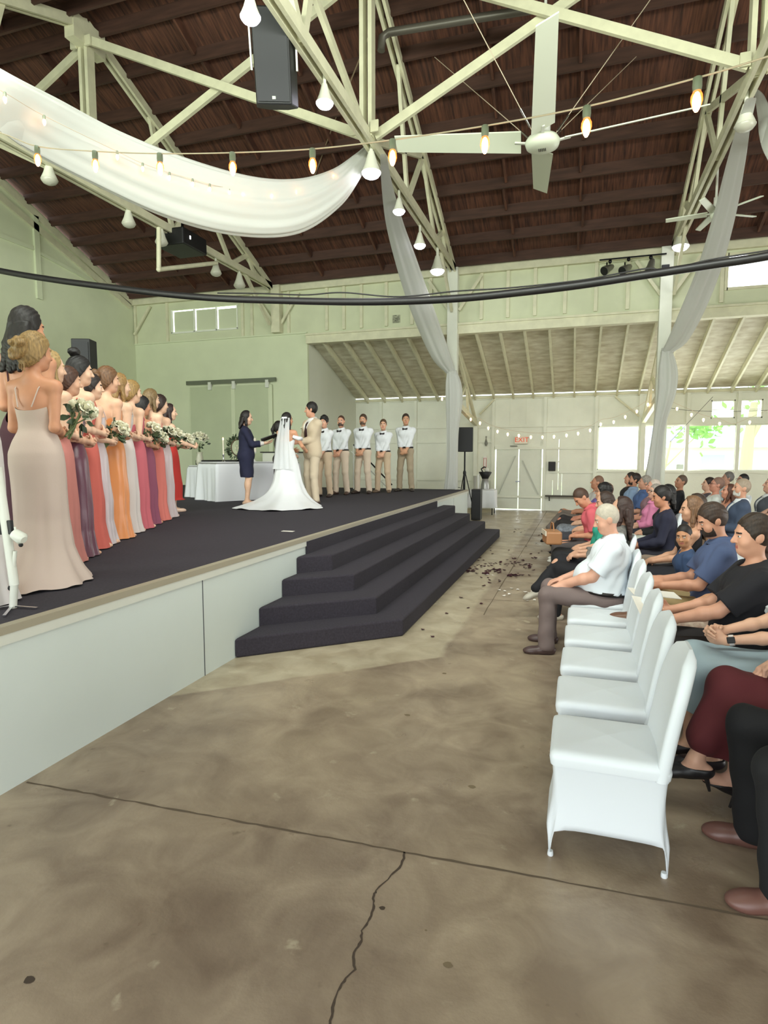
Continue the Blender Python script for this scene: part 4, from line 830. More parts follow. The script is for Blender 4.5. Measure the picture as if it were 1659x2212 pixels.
def person(label, loc, yaw, H, **P):
    """loc: ground (or stage) point below the pelvis; yaw turns the facing direction +Y; H is the standing height"""
    g = P.get; s = H/1.75; fem = g('fem', False); sit = g('sit', False); h = g('vox', .008)/s; fat = g('fat', 0); gf = .86 if g('gown') else 1.0; br = g('broad', 1)
    pc = A([0, 0, g('pz', .53/s if sit else .95)]); T = (rz_(math.radians(g('twist', 0)))@rx(math.radians(g('lean', 0)))@ry(math.radians(g('roll', 0))), pc)
    def tp(p): return T[0]@A(p, float)+T[1]
    hy, hp, hr = [math.radians(x) for x in g('head', (0, 0, 0))]
    Hd = (T[0]@rz_(hy)@rx(-hp)@ry(hr), tp((0, 0, .52))); hd = lambda p: Hd[0]@A(p, float)+Hd[1]
    sw = (.155 if fem else .172)*br; S = {-1: tp((-sw, -.005, .428)), 1: tp((sw, -.005, .428))}
    hands = g('hands', {-1: (-.24, .06, .86), 1: (.24, .06, .86)}); hint = g('hint', (.45, -1, -.35)); arm = {}
    for q in (-1, 1):
        E_, W_ = ik(S[q], A(hands[q], float), .285, .255, A([hint[0]*q, hint[1], hint[2]])); arm[q] = (S[q], E_, W_)
    legs = {}
    for q in (-1, 1):
        hip = tp((q*.088, 0, -.045)) if not sit else pc+A([q*.09, .02, -.03])
        if sit: kn, an = g('knees', {-1: (-.12, .47, pc[2]-.03), 1: (.12, .47, pc[2]-.03)})[q], g('feet', {-1: (-.12, .50, .085), 1: (.12, .50, .085)})[q]; kn, an = A(kn, float), A(an, float)
        else: an = A(g('feet', {-1: (-.10, 0, .085), 1: (.10, 0, .085)})[q], float); kn, an = ik(hip, an, .413, .41, A([q*.12, 1, 0]))
        legs[q] = (hip, kn, an)
    def torso(e=0, neck=False):
        b = fat
        if fem: pr = [ell((0, 0, -.02), (.168*gf+e+.03*b, .118+e+.04*b, .14+e), T, .05), ell((.07*gf, -.055*gf, -.05), (.085*gf+e, .078*gf+e, .09+e), T, .04), ell((-.07*gf, -.055*gf, -.05), (.085*gf+e, .078*gf+e, .09+e), T, .04),
                  ell((0, .02*b, .16), (.115+e+.045*b, .088+e+.06*b, .15+e), T, .06), ell((0, -.005, .33), (.140*br+e+.02*b, .097+e+.02*b, .15+e), T, .05), ell((.06, .072, .31), (.058+e, .05+e, .058+e), T, .03), ell((-.06, .072, .31), (.058+e, .05+e, .058+e), T, .03),
                  rc((-.112*br, -.012, .435), (.112*br, -.012, .435), .046+e, .046+e, .05, T)]
        else: pr = [ell((0, 0, -.02), (.165+e+.03*b, .118+e+.05*b, .13+e), T, .05), ell((0, .045*b, .13), (.142+e+.05*b, .102+e+.09*b, .17+e), T, .07), ell((0, -.005, .335), (.170*br+e+.02*b, .112+e+.03*b, .17+e), T, .06),
                  rc((-.12*br, -.012, .425), (.12*br, -.012, .425), .055+e, .055+e, .05, T), ell((.075, .06, .35), (.08+e, .055+e, .07+e), T, .05), ell((-.075, .06, .35), (.08+e, .055+e, .07+e), T, .05)]
        if neck: pr += [rc(tp((0, -.02, .455)), hd((0, -.004, .085)), .053 if not fem else .043, .046 if not fem else .040, .03), rc((.0, -.02, .49), (.11*br, -.015, .432), .036, .034, .05, T), rc((.0, -.02, .49), (-.11*br, -.015, .432), .036, .034, .05, T)]
        return pr
    def armp(q, e=0, upto=None):
        Sx, Ex, Wx = arm[q]; f = .82 if fem else 1.0; f *= g('armf', 1); pr = []
        if upto in (None, 'long', 'elbow', 'short', 'cap'): pr.append(ell(Sx, (.054*f+e,)*3, (I3, O3), .03))
        if upto == 'cap': return [rc(Sx, Sx+(Ex-Sx)*.4, .054*f+e, .053*f+e, .03, cut=.92)]
        if upto == 'short': return [rc(Sx, Sx+(Ex-Sx)*.8, .056*f+e, .054*f+e+.012, .03, cut=1.0)]
        pr.append(rc(Sx, Ex, .049*f+e, .040*f+e, .03)); l = Ex+(Wx-Ex)*.3
        if upto == 'elbow': return pr+[rc(Ex, Ex+(Wx-Ex)*.55, .041*f+e, .040*f+e+.01, .03, cut=1.0)]
        en = Wx if upto is None else Ex+(Wx-Ex)*.97
        pr += [rc(Ex, l, .040*f+e, .042*f+e, .02), rc(l, en, .041*f+e, (.0275 if upto is None else .031)*f+e, .02, cut=None if upto is None else 1.0)]
        return pr
    def legp(q, e=0, wide=0, upto=1.0):
        hp_, kn, an = legs[q]; f = 1+.12*fat; cv = kn+(an-kn)*.3+unit(np.cross(an-kn, A([1, 0, 0])))*0
        return [rc(hp_, kn, .082*f*gf+e, .056*gf+e+wide*.5, .05), rc(kn, an, .053+e+wide*.5, .036+e+wide, .03), ell(kn+(an-kn)*.28+A([0, -.014, 0]), (.05+e, .054+e, .10), (I3, O3), .04)]
    def foot(q, e=0):
        an = legs[q][2]; fy = math.radians(g('footyaw', 8))*-q; fpz = math.radians(g('footpitch', {-1: 0, 1: 0})[q]); R = rz_(fy)@rx(-fpz)
        F_ = (R, an); z0 = -.085
        return [ell((0, -.035, z0+.036), (.034+e, .045+e, .036+e), F_, .03), ell((0, .07, z0+.03), (.041+e, .085+e, .03+e), F_, .04), ell((0, .135, z0+.022), (.042+e, .055+e, .022+e), F_, .03), rc((0, 0, 0), (0, .03, z0+.04), .036+e, .034+e, .03, F_)]
    def hand(q):
        Sx, Ex, Wx = arm[q]; hs = g('handspec', {}).get(q, {}); d = unit(hs.get('dir', unit(Wx-Ex)+A([0, .1, -.05]))); n = A(hs.get('palm', (-q*.8, .1, -.6)), float); n = unit(n-d*(n@d)); cu = hs.get('curl', .5)
        x = np.cross(d, n)*q; x = unit(x)        # towards the thumb side
        if hs.get('flip'): x = -x
        R = np.stack([x, d, -n], 1); Fh = (R, Wx); pr = [ell((0, .05, 0), (.041, .052, .017), Fh, .012), rc((0, -.01, 0), (0, .03, 0), .026, .026, .015, Fh)]
        for i, (bx, by, L) in enumerate(((.030, .090, .072), (.010, .096, .080), (-.010, .092, .074), (-.029, .083, .058))):
            a = cu*(.6+.12*i); p0 = A([bx, by-.01, 0]); d1 = A([bx*.8, math.cos(a), -math.sin(a)]); p1 = p0+unit(d1)*L*.48; a2 = a+cu*1.1; d2 = A([bx*.4, math.cos(a2), -math.sin(a2)]); p2 = p1+unit(d2)*L*.52
            pr += [rc(p0, p1, .0092, .0088, .006, Fh), rc(p1, p2, .0088, .0074, .004, Fh)]
        t0 = A([.026, .022, -.004]); t1 = t0+unit((.75, .7, -.25-.4*cu))*.042; t2 = t1+unit((.25, 1, -.3-.5*cu))*.032
        return pr+[rc(t0, t1, .0125, .0105, .010, Fh), rc(t1, t2, .0105, .0085, .004, Fh)]
    ch = g('child', 1.0)
    def headp(e=0):
        w = .94 if fem else 1.0
        return [ell((0, -.008, .178), (.075*w+e, .094+e, .102+e), Hd, .03), ell((0, .028, .135), (.063*w+e, .068+e, .098+e), Hd, .03), ell((0, .058, .068), (.036*w+e, .036+e, .032+e), Hd, .035), ell((0, .02, .08), (.052*w+e, .055+e, .045+e), Hd, .03)]
    prims = torso(0, True)+headp()+[rc((0, .094, .165), (0, .113, .130), .009, .0135, .012, Hd), ell((.013, .098, .124), (.009, .009, .007), Hd, .006), ell((-.013, .098, .124), (.009, .009, .007), Hd, .006), rc((-.034, .080, .181), (.034, .080, .181), .012, .012, .015, Hd),
             ell((0, .090, .098), (.021, .012, .006), Hd, .004), ell((0, .089, .089), (.019, .012, .007), Hd, .004), ell((.042, .06, .118), (.022, .022, .022), Hd, .03), ell((-.042, .06, .118), (.022, .022, .022), Hd, .03)]
    for q in (-1, 1): prims += [ell((q*.074, -.008, .148), (.010, .021, .033), Hd, .006), ell((q*.080, -.016, .152), (.006, .016, .026), Hd, .004)]
    prims += [ell((q*.031, .098, .160), (.016, .014, .010), Hd, .012, sub=True) for q in (-1, 1)]+[ell((q*.031, .080, .160), (.0145, .0135, .0115), Hd, .002) for q in (-1, 1)]
    for q in (-1, 1): prims += armp(q)+hand(q)+legp(q)+foot(q)
    fld = Field(prims, h); Pt, Q = fld.mesh()
    # face colours by place on the head
    hc = g('hair', '2a1d16'); cen = Pt[Q].mean(1); L = (cen-Hd[1])@Hd[0]; x, y, z = np.abs(L[:, 0]), L[:, 1], L[:, 2]; mi = np.zeros(len(Q), int); up = z < .3
    eye = (np.hypot((x-.031)/.0135, (z-.160)/.0075) < 1) & (y > .075) & up; iris = eye & (np.hypot(x-.031, z-.160) < .006); brow = (x > .014) & (x < .05) & (np.abs(z-.181+.12*(x-.03)**2/.03) < .0055) & (y > .055); lip = (x < .022) & (np.abs(z-.093) < .010) & (y > .085)
    big = g('vox', .008) > .0075
    mi[brow] = 1; mi[lip] = 2; mi[eye] = 4 if big else 3; mi[iris] = 4
    body = obj_np('person', Pt, Q, [skin_mat(g('skin', 'd3a084')), hair_mat(g('brow', hc)), mat('lips_'+g('lips', 'b8695c'), g('lips', 'b8695c'), .45), mat('eye_white', 'dcd6cc', .2), mat('eye_dark', '2b1d16', .2)], None, mi)
    body.location = tuple(map(float, loc)); body.rotation_euler = (0, 0, yaw); body.scale = (s*ch,)*3
    tag(body, label, 'person', g('group'))
    def part(name, fl, m, lab=None):
        p_, q_ = fl.mesh()
        if not len(q_): return None
        o = obj_np(name, p_, q_, [m], body)
        if lab: o['label'] = lab
        return o
    # hair --------------------------------------------------------
    st = g('style', 'short'); hm = hair_mat(hc, st in ('buzz', 'thin')); e = {'short': .009, 'buzz': .004, 'thin': .003}.get(st, .013)
    if st != 'none':
        hpz = [ell((0, -.012, .184), (.076+e, .094+e, .102+e), Hd, .02)]
        if st == 'curly': hpz += [ell((.062*math.cos(a)*c_, -.01+.085*math.sin(a)*c_, .20+.075*s_), (.034,)*3, Hd, .012) for c_, s_ in ((1, .2), (.75, .75), (.25, 1.05)) for a in [i*PI/4 for i in range(8)]]
        fl = Field(hpz+([ell((0, -.02, .12), (.079+e, .085+e, .10), Hd, .03)] if st in ('long', 'bob', 'updo', 'bun', 'pony') else []), h*.9, .1)
        a_ = {'short': .222, 'buzz': .224, 'thin': .245, 'curly': .195}.get(st, .226)
        fl.cut(hd((0, .072, a_)), Hd[0]@A([0, 1, -.62])); fl.cut(hd((0, -.05, .075 if st in ('short', 'buzz', 'thin', 'curly') else .03)), Hd[0]@A([0, -.35, -1]))
        if st in ('short', 'buzz', 'thin', 'curly'): fl.cut(hd((0, .02, .125)), Hd[0]@A([0, .55, -1]))
        if st in ('long', 'bob'): fl.cut(hd((0, .052, .17)), Hd[0]@A([0, 1, .12]))
        if st in ('updo', 'bun', 'pony'): fl.cut(hd((0, .012, .12)), Hd[0]@A([0, 1, -.75]))
        ex = []; rnd = random.Random(len(label)*7+ord(label[0]))
        if st == 'updo':
            for _ in range(15): d = unit([rnd.gauss(0, 1), rnd.gauss(0, .7), rnd.gauss(0, 1)]); ex.append(ell(A([0, -.125, .15])+d*A([.07, .04, .062]), (rnd.uniform(.02, .034),)*3, Hd, .006))
            ex.append(ell((0, -.105, .15), (.07, .05, .062), Hd, .02)); ex += [rc((q*.078, .02, .15), (q*.08, .03, .07+.02*rnd.random()), .007, .004, .004, Hd) for q in (-1, 1)]+[rc((.02*q, -.09, .08), (.028*q, -.085, .0), .01, .004, .01, Hd) for q in (-1, 0, 1)]
        if st == 'bun':
            ex += [ell((0, -.055, .315), (.052, .05, .044), Hd, .02), ell((.02, -.085, .315), (.03, .03, .03), Hd, .01), ell((-.025, -.07, .325), (.03, .03, .026), Hd, .01)]
        if st == 'pony': ex += [rc((0, -.10, .20), (0, -.14, .10), .035, .04, .02, Hd), rc((0, -.14, .10), (0, -.12, -.08), .04, .02, .02, Hd)]
        if st in ('long', 'bob'):
            dn = -.17 if st == 'long' else -.055
            for xx in (-.07, -.042, -.014, .014, .042, .07): ex += [rc((xx, -.055-.045*(1-abs(xx)/.07), .15), (xx*1.1+rnd.uniform(-.01, .01), -.075-.03*(1-abs(xx)/.07), .03), .032, .03, .02, Hd), rc(hd((xx*1.1, -.08-.02*(1-abs(xx)/.07), .03)), hd((xx*1.25+rnd.uniform(-.015, .015), -.105, dn*(1-.5*rnd.random()*.3))), .032, .016, .02)]
            if g('fronthair', True):
                for q in (-1, 1): ex += [rc((q*.075, -.005, .16), (q*.082, .01, .04), .024, .024, .02, Hd), rc((q*.082, .01, .04), (q*.085, .035, dn*.75), .024, .012, .02, Hd)]
        if st not in ('buzz', 'thin'): fl.func(lambda X, Y, Z: (.0022*np.sin(150*X+60*Y+8*np.sin(20*Z))*np.sin(40*Z+30*X)).astype(np.float32))
        if ex:
            f2 = Field(ex, h*.9, .05); f2.func(lambda X, Y, Z: .0028*np.sin(90*X+22*np.sin(9*Z))*np.sin(70*Y+15*Z)); p2, q2_ = f2.mesh(); p1, q1 = fl.mesh(); P_, Q_ = np.concatenate([p1, p2]), np.concatenate([q1, q2_+len(p1)])
        else: P_, Q_ = fl.mesh()
        obj_np('hair', P_, Q_, [hm], body)
    if g('beard'):
        bc = g('beard'); fl = Field(headp(.005), h*.9); fl.cut(hd((0, 0, .112)), Hd[0]@A([0, -.25, 1])); fl.cut(hd((0, .02, 0)), Hd[0]@A([0, -1, .12])); fl.cut(hd((0, .0, .035)), Hd[0]@A([0, .2, -1]))
        part('beard', fl, hair_mat(bc))
    if g('glasses'):
        for q in (-1, 1): pass
        m = MB()
        for q in (-1, 1): m.tube([tuple(hd((q*.032+.023*math.cos(a), .107, .158+.018*math.sin(a)))) for a in [i*PI/6 for i in range(13)]], .0025, 5, cap=False); m.tube([tuple(hd((q*.055, .104, .164))), tuple(hd((q*.082, .0, .166)))], .002, 5)
        m.tube([tuple(hd((-.01, .108, .16))), tuple(hd((.01, .108, .16)))], .002, 5); m.build('glasses', BLACK, body)
    # clothes -----------------------------------------------------
    hw = h*1.25
    if g('shirt'):
        sl_ = g('sleeve', 'short'); c = g('shirt'); e = .012+g('loose', 0); pr = torso(e)
        pr += [rc((.0, -.02, .485), (q*.11*br, -.015, .432), .036+e*.8, .034+e*.8, .05, T) for q in (-1, 1)]
        if sl_ != 'none':
            for q in (-1, 1): pr += armp(q, .011+g('loose', 0)*.8, sl_)
        else: pr += []
        fl = Field(pr, hw); fl.cut(tp((0, 0, g('hem', .045 if g('belt') else -.03))), T[0]@A([0, 0, -1]))
        fl.add(rc(tp((0, .012, .462)), hd((0, .03, .16)), .060 if not fem else .062, .085, .012, sub=True))
        if sl_ == 'none':
            fl.cut(tp((0, .02, .43)), T[0]@A([0, .45, 1]))
        fl.func(lambda X, Y, Z: (.0035*np.sin(34*Z+9*X+6*np.sin(17*X))*np.sin(14*X+21*Y)).astype(np.float32))
        if sl_ == 'short': 
            pass
        part('shirt' if g('collar') else 'top', fl, cloth_mat(c, g('satin', False), g('pat')))
        if g('collar'):
            m = MB(); rows = []
            for zz, rr in ((.480, .076), (.525, .067), (.552, .061), (.535, .072), (.492, .094)): rows.append([tuple(tp((rr*1.0*math.cos(a), -.012+rr*.95*math.sin(a)+.012*(a_c := math.sin(a)), zz-.022*max(0, math.sin(a))))) for a in [i*2*PI/28 for i in range(28)]])
            m.grid(rows, close=True).build('collar', cloth_mat(c), body)
    if g('jacket'):
        c = g('jacket'); pr = torso(.026)
        for q in (-1, 1): pr += armp(q, .019, 'long')
        pr += [ell((0, -.01, -.1), (.185, .135, .12), T, .06)]+[rc((.0, -.02, .49), (q*.12*br, -.015, .435), .056, .052, .05, T) for q in (-1, 1)]
        fl = Field(pr, hw); fl.cut(tp((0, 0, g('jhem', -.17))), T[0]@A([0, 0, -1])); fl.add(rc(tp((0, .012, .475)), hd((0, .03, .16)), .062, .085, .012, sub=True))
        RT, o_ = T[0].T, T[1]
        def vee(X, Y, Z):
            a = [RT[i, 0]*(X-o_[0])+RT[i, 1]*(Y-o_[1])+RT[i, 2]*(Z-o_[2]) for i in range(3)]
            return np.where(a[1] > .02, np.maximum(.012, (a[2]-.12)*.26)-np.abs(a[0])+np.where(a[2] < .12, .0, 0)*0, -.2).astype(np.float32)
        fl.func(vee, True); part('jacket', fl, cloth_mat(c))
        if g('lapflower'): rose(body, tp((-.085 if g('lapflower') < 0 else .085, .155, .36)), unit(T[0]@A([.0, 1, .3])), .9)
    if g('trousers'):
        pr = [ell((0, 0, -.02), (.172+.03*fat, .124+.05*fat, .135), T, .05)]
        if sit: pr += [ell((0, -.02, -.03), (.175, .13, .11), (I3, pc), .05)]
        for q in (-1, 1):
            hp_, kn, an = legs[q]; w2 = g('leg', .058); pr += [rc(hp_, kn, .094*(1+.15*fat), .07, .05), rc(kn, an+(kn-an)*-.02, .068, w2, .03)]
        fl = Field(pr, hw); fl.cut(tp((0, 0, g('rise', .075))), T[0]@A([0, 0, 1]))
        for q in (-1, 1): pass
        zc_ = min(legs[-1][2][2], legs[1][2][2])
        fl.cut(A([0, 0, zc_-.045]), A([0, 0, -1])); fl.func(lambda X, Y, Z: (.005*np.sin(30*Z+20*X)*np.sin(18*Y+9*Z)).astype(np.float32)); part('trousers', fl, cloth_mat(g('trousers')))
        if g('belt'):
            m = MB(); rows = [[tuple(tp(((.158+.035*fat+.017)*math.cos(a), (.115+.055*fat+.017)*math.sin(a)+.02*fat, zz))) for a in [i*2*PI/32 for i in range(32)]] for zz in (.028, .062)]
            m.grid(rows, close=True).build('belt', mat('belt_leather', '1d1715', .5), body, solid=.006)
    if g('skirt'):
        c, Ls = g('skirt'); pr = [ell((0, 0, -.02), (.185, .135, .14), T, .06)]
        if sit:
            m0 = (legs[-1][0]+legs[1][0])/2; m1 = (legs[-1][1]+legs[1][1])/2
            for q in (-1, 1): hp_, kn, an = legs[q]; dn = unit(an-kn)*Ls; pr += [rc(hp_, kn, .105, .085, .06), rc(kn, kn+dn, .085, .088, .05)]
            pr += [rc(m0+A([0, 0, .01]), m1, .10, .075, .07), rc(m1, m1+A([0, .01, -Ls]), .07, .075, .07)]
            fl = Field(pr, hw); fl.cut(A([0, 0, m1[2]-Ls]), A([0, 0, -1]))
        else:
            pr += [rc((q*.065, 0, -.05), (q*.06, .01, -Ls-.1), .13, .115, .06, T) for q in (-1, 1)]; fl = Field(pr, hw); fl.cut(tp((0, 0, -Ls)), A([0, 0, -1]))
        fl.cut(tp((0, 0, .10)), T[0]@A([0, 0, 1])); fl.func(lambda X, Y, Z: (.006*np.sin(42*X+8*Y)*np.sin(20*Z+11*Y)).astype(np.float32)); part('skirt', fl, cloth_mat(c, g('satin', False), g('spat', g('pat'))))
    if g('gown'): gown(body, T, **g('gown'))
    if g('shoes'):
        for q in (-1, 1):
            an = legs[q][2]; fl = Field(foot(q, .007), hw*.8); fl.cut(an+A([0, 0, .01 if not g('lowshoe') else -.028]), A([0, 0, 1])); o = part('shoe', fl, mat('leather_'+g('shoes'), g('shoes'), .4))
            if g('heel'): fy = math.radians(g('footyaw', 8))*-q; fpz = math.radians(g('footpitch', {-1: 0, 1: 0})[q]); R = rz_(fy)@rx(-fpz); MB().tube([tuple(an+R@A([0, -.04, -.06])), tuple(an+R@A([0, -.05, -.155]))], [.016, .007], 8).build('heel', mat('leather_'+g('shoes'), g('shoes'), .4), o)
    if g('bow'):
        m = MB(); c_ = tp((0, .100, .455))
        for q in (-1, 1): m.add([tuple(c_+T[0]@A(p)) for p in ((0, .012, .011), (0, .012, -.011), (q*.058, .004, -.03), (q*.058, .004, .03), (0, -.004, .011), (0, -.004, -.011), (q*.058, -.012, -.03), (q*.058, -.012, .03))], [(0, 1, 2, 3), (7, 6, 5, 4), (3, 2, 6, 7), (0, 3, 7, 4), (1, 5, 6, 2)])
        m.ball(tuple(c_+T[0]@A([0, .012, 0])), (.012, .012, .015), 8, 6).build('bow_tie', mat('tie_'+g('bow'), g('bow'), .6), body)
    if g('tie'):
        m = MB(); pts = [tp((0, .088, .455)), tp((0, .115, .42)), tp((0, .136, .3)), tp((0, .128, .15))]
        rows = [[tuple(p+T[0]@A([x, 0.004*(1-abs(x)/.05), 0])) for x in (-w_, 0, w_)] for p, w_ in zip(pts, (.022, .022, .036, .04))]; m.grid(rows).build('necktie', mat('tie_'+g('tie'), g('tie'), .6), body, solid=.006)
    if g('earring'): MB().ball(tuple(hd((.084, -.005, .108))), .006, 8, 6).build('earring', CHROME, body)
    if g('watch'):
        q = g('watch'); Wx, Ex = arm[q][2], arm[q][1]; d = unit(Ex-Wx); c_ = Wx+d*.03; MB().lathe([(.030, -.012), (.031, 0), (.030, .012)], tuple(c_), 16, tuple(d)).build('watch_strap', mat('strap_pale', 'e6dcd6', .5), body)
        ou = unit(g('watchdir', (0, -1, .4))); ou = unit(ou-d*(ou@d)); x_ = np.cross(ou, d); m = MB(); a_, b_ = c_+ou*.026, c_+ou*.038; m.bar(tuple(a_), tuple(b_), .036, .04, tuple(d)).build('watch_face', BLACK, body, bevel=.004)
    body['sz'] = s; del body['sz']
    return body, dict(arm=arm, legs=legs, T=T, Hd=Hd, s=s*ch, W=lambda p: Vector(loc)+Matrix.Rotation(yaw, 3, 'Z')@(Vector(tuple(p))*s*ch))
def gown(body, T, col='caa', satin=False, backdip=.12, flare=.0, train=0, strap=True, hemz=.012, folds=9, seed=0, top=1.30, amp=.05, aline=0):
    zc = T[1][2]; rnd = random.Random(seed); ph = [rnd.uniform(0, 6.3) for _ in range(5)]; rows = []
    K = [(1.30, .150, .112, .012), (1.22, .146, .118, .014), (1.13, .127, .100, .004), (1.08, .124, .098, -.002), (1.0, .160, .128, -.012), (.92, .183, .150, -.02), (.84, .188, .155, -.018), (.65, .182, .155, -.004), (.45, .176, .168, .008), (.25, .19+flare*.4, .18+flare*.4, 0), (.1, .22+flare*.8, .215+flare*.8, 0), (hemz, .245+flare, .245+flare, 0)]
    N = 80; M_ = 64
    zs = [k[0] for k in K][::-1]
    for i in range(M_):
        t = i/(M_-1); row = []
        for k in range(N):
            a = 2*PI*k/N; sa, ca = math.sin(a), math.cos(a); zt = top-backdip*max(0, -sa)**.7-.02*abs(ca)*0+.02*max(0, sa)
            z = zt+(hemz-zt)*t; r1, r2, cy = [np.interp(z, zs, [q[j] for q in K][::-1]) for j in (1, 2, 3)]
            w_ = max(0, (.95-z)/.95); r1 += aline*w_*.36; r2 += aline*w_*.36; f = 1+amp*1.6*w_**1.2*(math.sin(folds*a+ph[0]+1.2*z)*.6+math.sin((folds+5)*a+ph[1]-1.5*z)*.4)+.008*math.sin(16*z+3*a+ph[2])
            if train: tr = train*max(0, 1-z/.62)**3.2*(.30+.9*max(0, -sa)**.8); ex = 1+tr/.25
            else: ex = 1
            zz = z+(.022*max(0, math.sin(11*a+ph[3]))*min(1, tr*3) if train and z < .12 else 0)
            row.append((r1*ca*f*ex, cy+r2*sa*f*ex, zz))
        rows.append(row)
    m = MB().grid(rows, close=True)
    if strap:
        for q in (-1, 1): m.tube([(q*.075, .125, top-.01), (q*.085, .085, 1.385), (q*.092, -.01, 1.437), (q*.085, -.085, 1.36), (q*.05, -.115, top-backdip*.75)], .0045, 6)
    m.build('gown', cloth_mat(col, satin), body); return m
# ---------------------------------------------------------------- the wedding party on the stage
ZS = .83
def on(u, v, z=ZS): p = atz(u, v, z); return A([p[0], p[1], z])
def head_h(p, v):                      # standing height that puts the head top on image row v
    lo, hi = 1.2, 2.3
    for _ in range(30):
        m = (lo+hi)/2; q = A([p[0], p[1], p[2]+m])-_c; vv = CY-F*(q@_up)/(q@_fw)
        lo, hi = (m, hi) if vv > v else (lo, m)
    return lo
def col_y(u, y, z=ZS): p = aty(u, 1000, y); return A([p[0], p[1], z])
HOLD = {-1: (-.04, .19, 1.05), 1: (.05, .19, 1.07)}
HSP = {-1: dict(dir=(.7, .6, .1), palm=(.4, -.6, .4), curl=1.0), 1: dict(dir=(-.7, .6, .1), palm=(-.4, -.6, .4), curl=1.0)}
SK, SK2, SK3 = 'd9a98c', 'c98f6f', 'e2b89c'
BM = [  # u, depth y, head-top row, yaw, dress, satin, style, hair, skin, label, dip
 (-74, 2.45, 610, 30, 'd9d2d0', 0, 'updo', '6b4a30', SK3, 'bridesmaid in a white dress cut off by the left edge beside the tripod', .09),
 (70, 3.52, 662, 14, '46242f', 0, 'long', '17110f', SK2, 'tall bridesmaid with long black hair and a dark plum dress', .34),
 (84, 3.06, 716, 12, 'c3b0a6', 0, 'updo', '96794c', SK2, 'bridesmaid in a champagne gown with a blonde updo, whole back in view', .09),
 (116, 3.62, 757, 0, 'c07a72', 0, 'long', 'a88c5c', SK3, 'blonde bridesmaid in dusty coral half hidden behind the champagne gown', .09),
 (152, 3.92, 852, -6, '63394a', 1, 'pony', '4a2d1f', SK, 'bridesmaid in a shiny mauve plum gown, head hidden behind the black bun', .09),
 (202, 4.28, 758, -12, 'c96459', 0, 'bun', '14100f', SK3, 'bridesmaid in a coral red gown with black hair in a high bun', .13),
 (226, 4.55, 806, -18, 'c3b4b8', 1, 'updo', '241813', SK3, 'bridesmaid in silver satin between the coral and the orange gowns', .09),
 (262, 4.93, 791, -8, 'd98a52', 1, 'updo', '6b4a2e', SK, 'bridesmaid in a bright orange satin gown with a light brown updo', .09),
 (287, 5.35, 806, -10, 'cfc4c0', 0, 'long', '8f6e40', SK3, 'bridesmaid in a pale grey white gown with wavy blonde hair', .09),
 (313, 5.70, 821, -10, 'c0626c', 0, 'updo', '957645', SK3, 'bridesmaid in a rose pink gown with a blonde updo', .09),
 (335, 6.10, 855, -8, '8a4c62', 0, 'pony', '120e0e', SK2, 'bridesmaid in a mauve gown with black hair', .10),
 (354, 6.50, 840, -8, 'd4766c', 0, 'long', '77603e', SK3, 'bridesmaid in a salmon gown with long ash blonde hair', .12),
 (373, 6.88, 852, -10, 'bfaeb0', 1, 'pony', '2c1a14', SK3, 'bridesmaid in silver grey satin near the red dress', .09),
 (393, 7.65, 872, -34, 'b8322c', 0, 'long', '2a1312', SK3, 'bridesmaid in a bright red dress at the far end of the line', .10)]
for i, (u, y, vt, yw, dc, sat, sty, hc, sk, lb, dip) in enumerate(BM):
    u -= 25 if i >= 5 else 0
    p = col_y(u, y); H = min(1.94, max(1.56, head_h(p, vt)/(1.03 if sty == 'bun' else 1.006)))
    red = i == 13
    hands = dict(HOLD); hs = HSP
    if red: hands = {-1: (-.05, .27, 1.06), 1: (.18, .36, 1.06)}
    b, q = person(lb, p, math.radians(yw), H, fem=True, vox=.0062 if i < 8 else .0075, skin=sk, hair=hc, style=sty, hands=hands, handspec=hs, head=(-22 if i < 8 else -14, 6, 0), earring=i == 2,
             gown=dict(col=dc, satin=bool(sat), backdip=dip, seed=i, flare=.02 if i == 2 else -.03, train=.16 if i == 2 else 0, hemz=.2 if red else .012, strap=i not in (7, 13)), shoes='d8b8a4' if red else None, lowshoe=True, fronthair=i != 1)
    if i not in (2, 6, 9, 10, 11, 12, 13): continue
    w_ = q['W']((.02, .235, 1.14)); bl = ['', '', 'champagne', 'dusty coral', '', 'coral red', 'silver satin', 'orange', 'pale grey white', 'rose pink', 'mauve', 'salmon', 'silver grey satin', 'red'][i]
    if i == 0: continue
    if i == 2: w_ = q['W']((.12, .29, 1.17))
    bouquet(w_, 'white rose bouquet held by the bridesmaid in the %s %s' % (bl, 'dress' if red else 'gown'), (math.sin(-math.radians(yw))*.6+.25, .45, .75), R=.08, n=9, s=1.3, seed=20+i)
# officiant
p = on(534, 1090); b, q = person('woman officiant in a navy dress reading from a black folder', p, math.radians(-62), head_h(p, 888), fem=True, fat=.5, vox=.007, skin=SK3, hair='1c1413', style='bob', shirt='1d1f3a', sleeve='elbow', hem=-.12, loose=.01, skirt=('1d1f3a', .43),
     hands={-1: (-.10, .36, 1.16), 1: (.10, .36, 1.16)}, handspec={-1: dict(dir=(.3, 1, .1), palm=(0, 0, 1), curl=.6), 1: dict(dir=(-.3, 1, .1), palm=(0, 0, 1), curl=.6)}, head=(0, 8, 0), shoes='c9a892', lowshoe=True, heel=False)
m = MB()
for k in range(5): pass
t = thing('folder', 'open black folder held up by the officiant', 'folder', q['W']((0, .44, 1.235)), math.radians(-62)); t.rotation_euler[0] = math.radians(20)
for sx in (-1, 1): MB().bar((sx*.005, 0, 0), (sx*.20, 0, .045), .29, .012).build('cover', BLACK, t)
MB().bar((.01, 0, .010), (.18, 0, .048), .25, .004).build('page', mat('paper', 'e9e4da', .7), t)
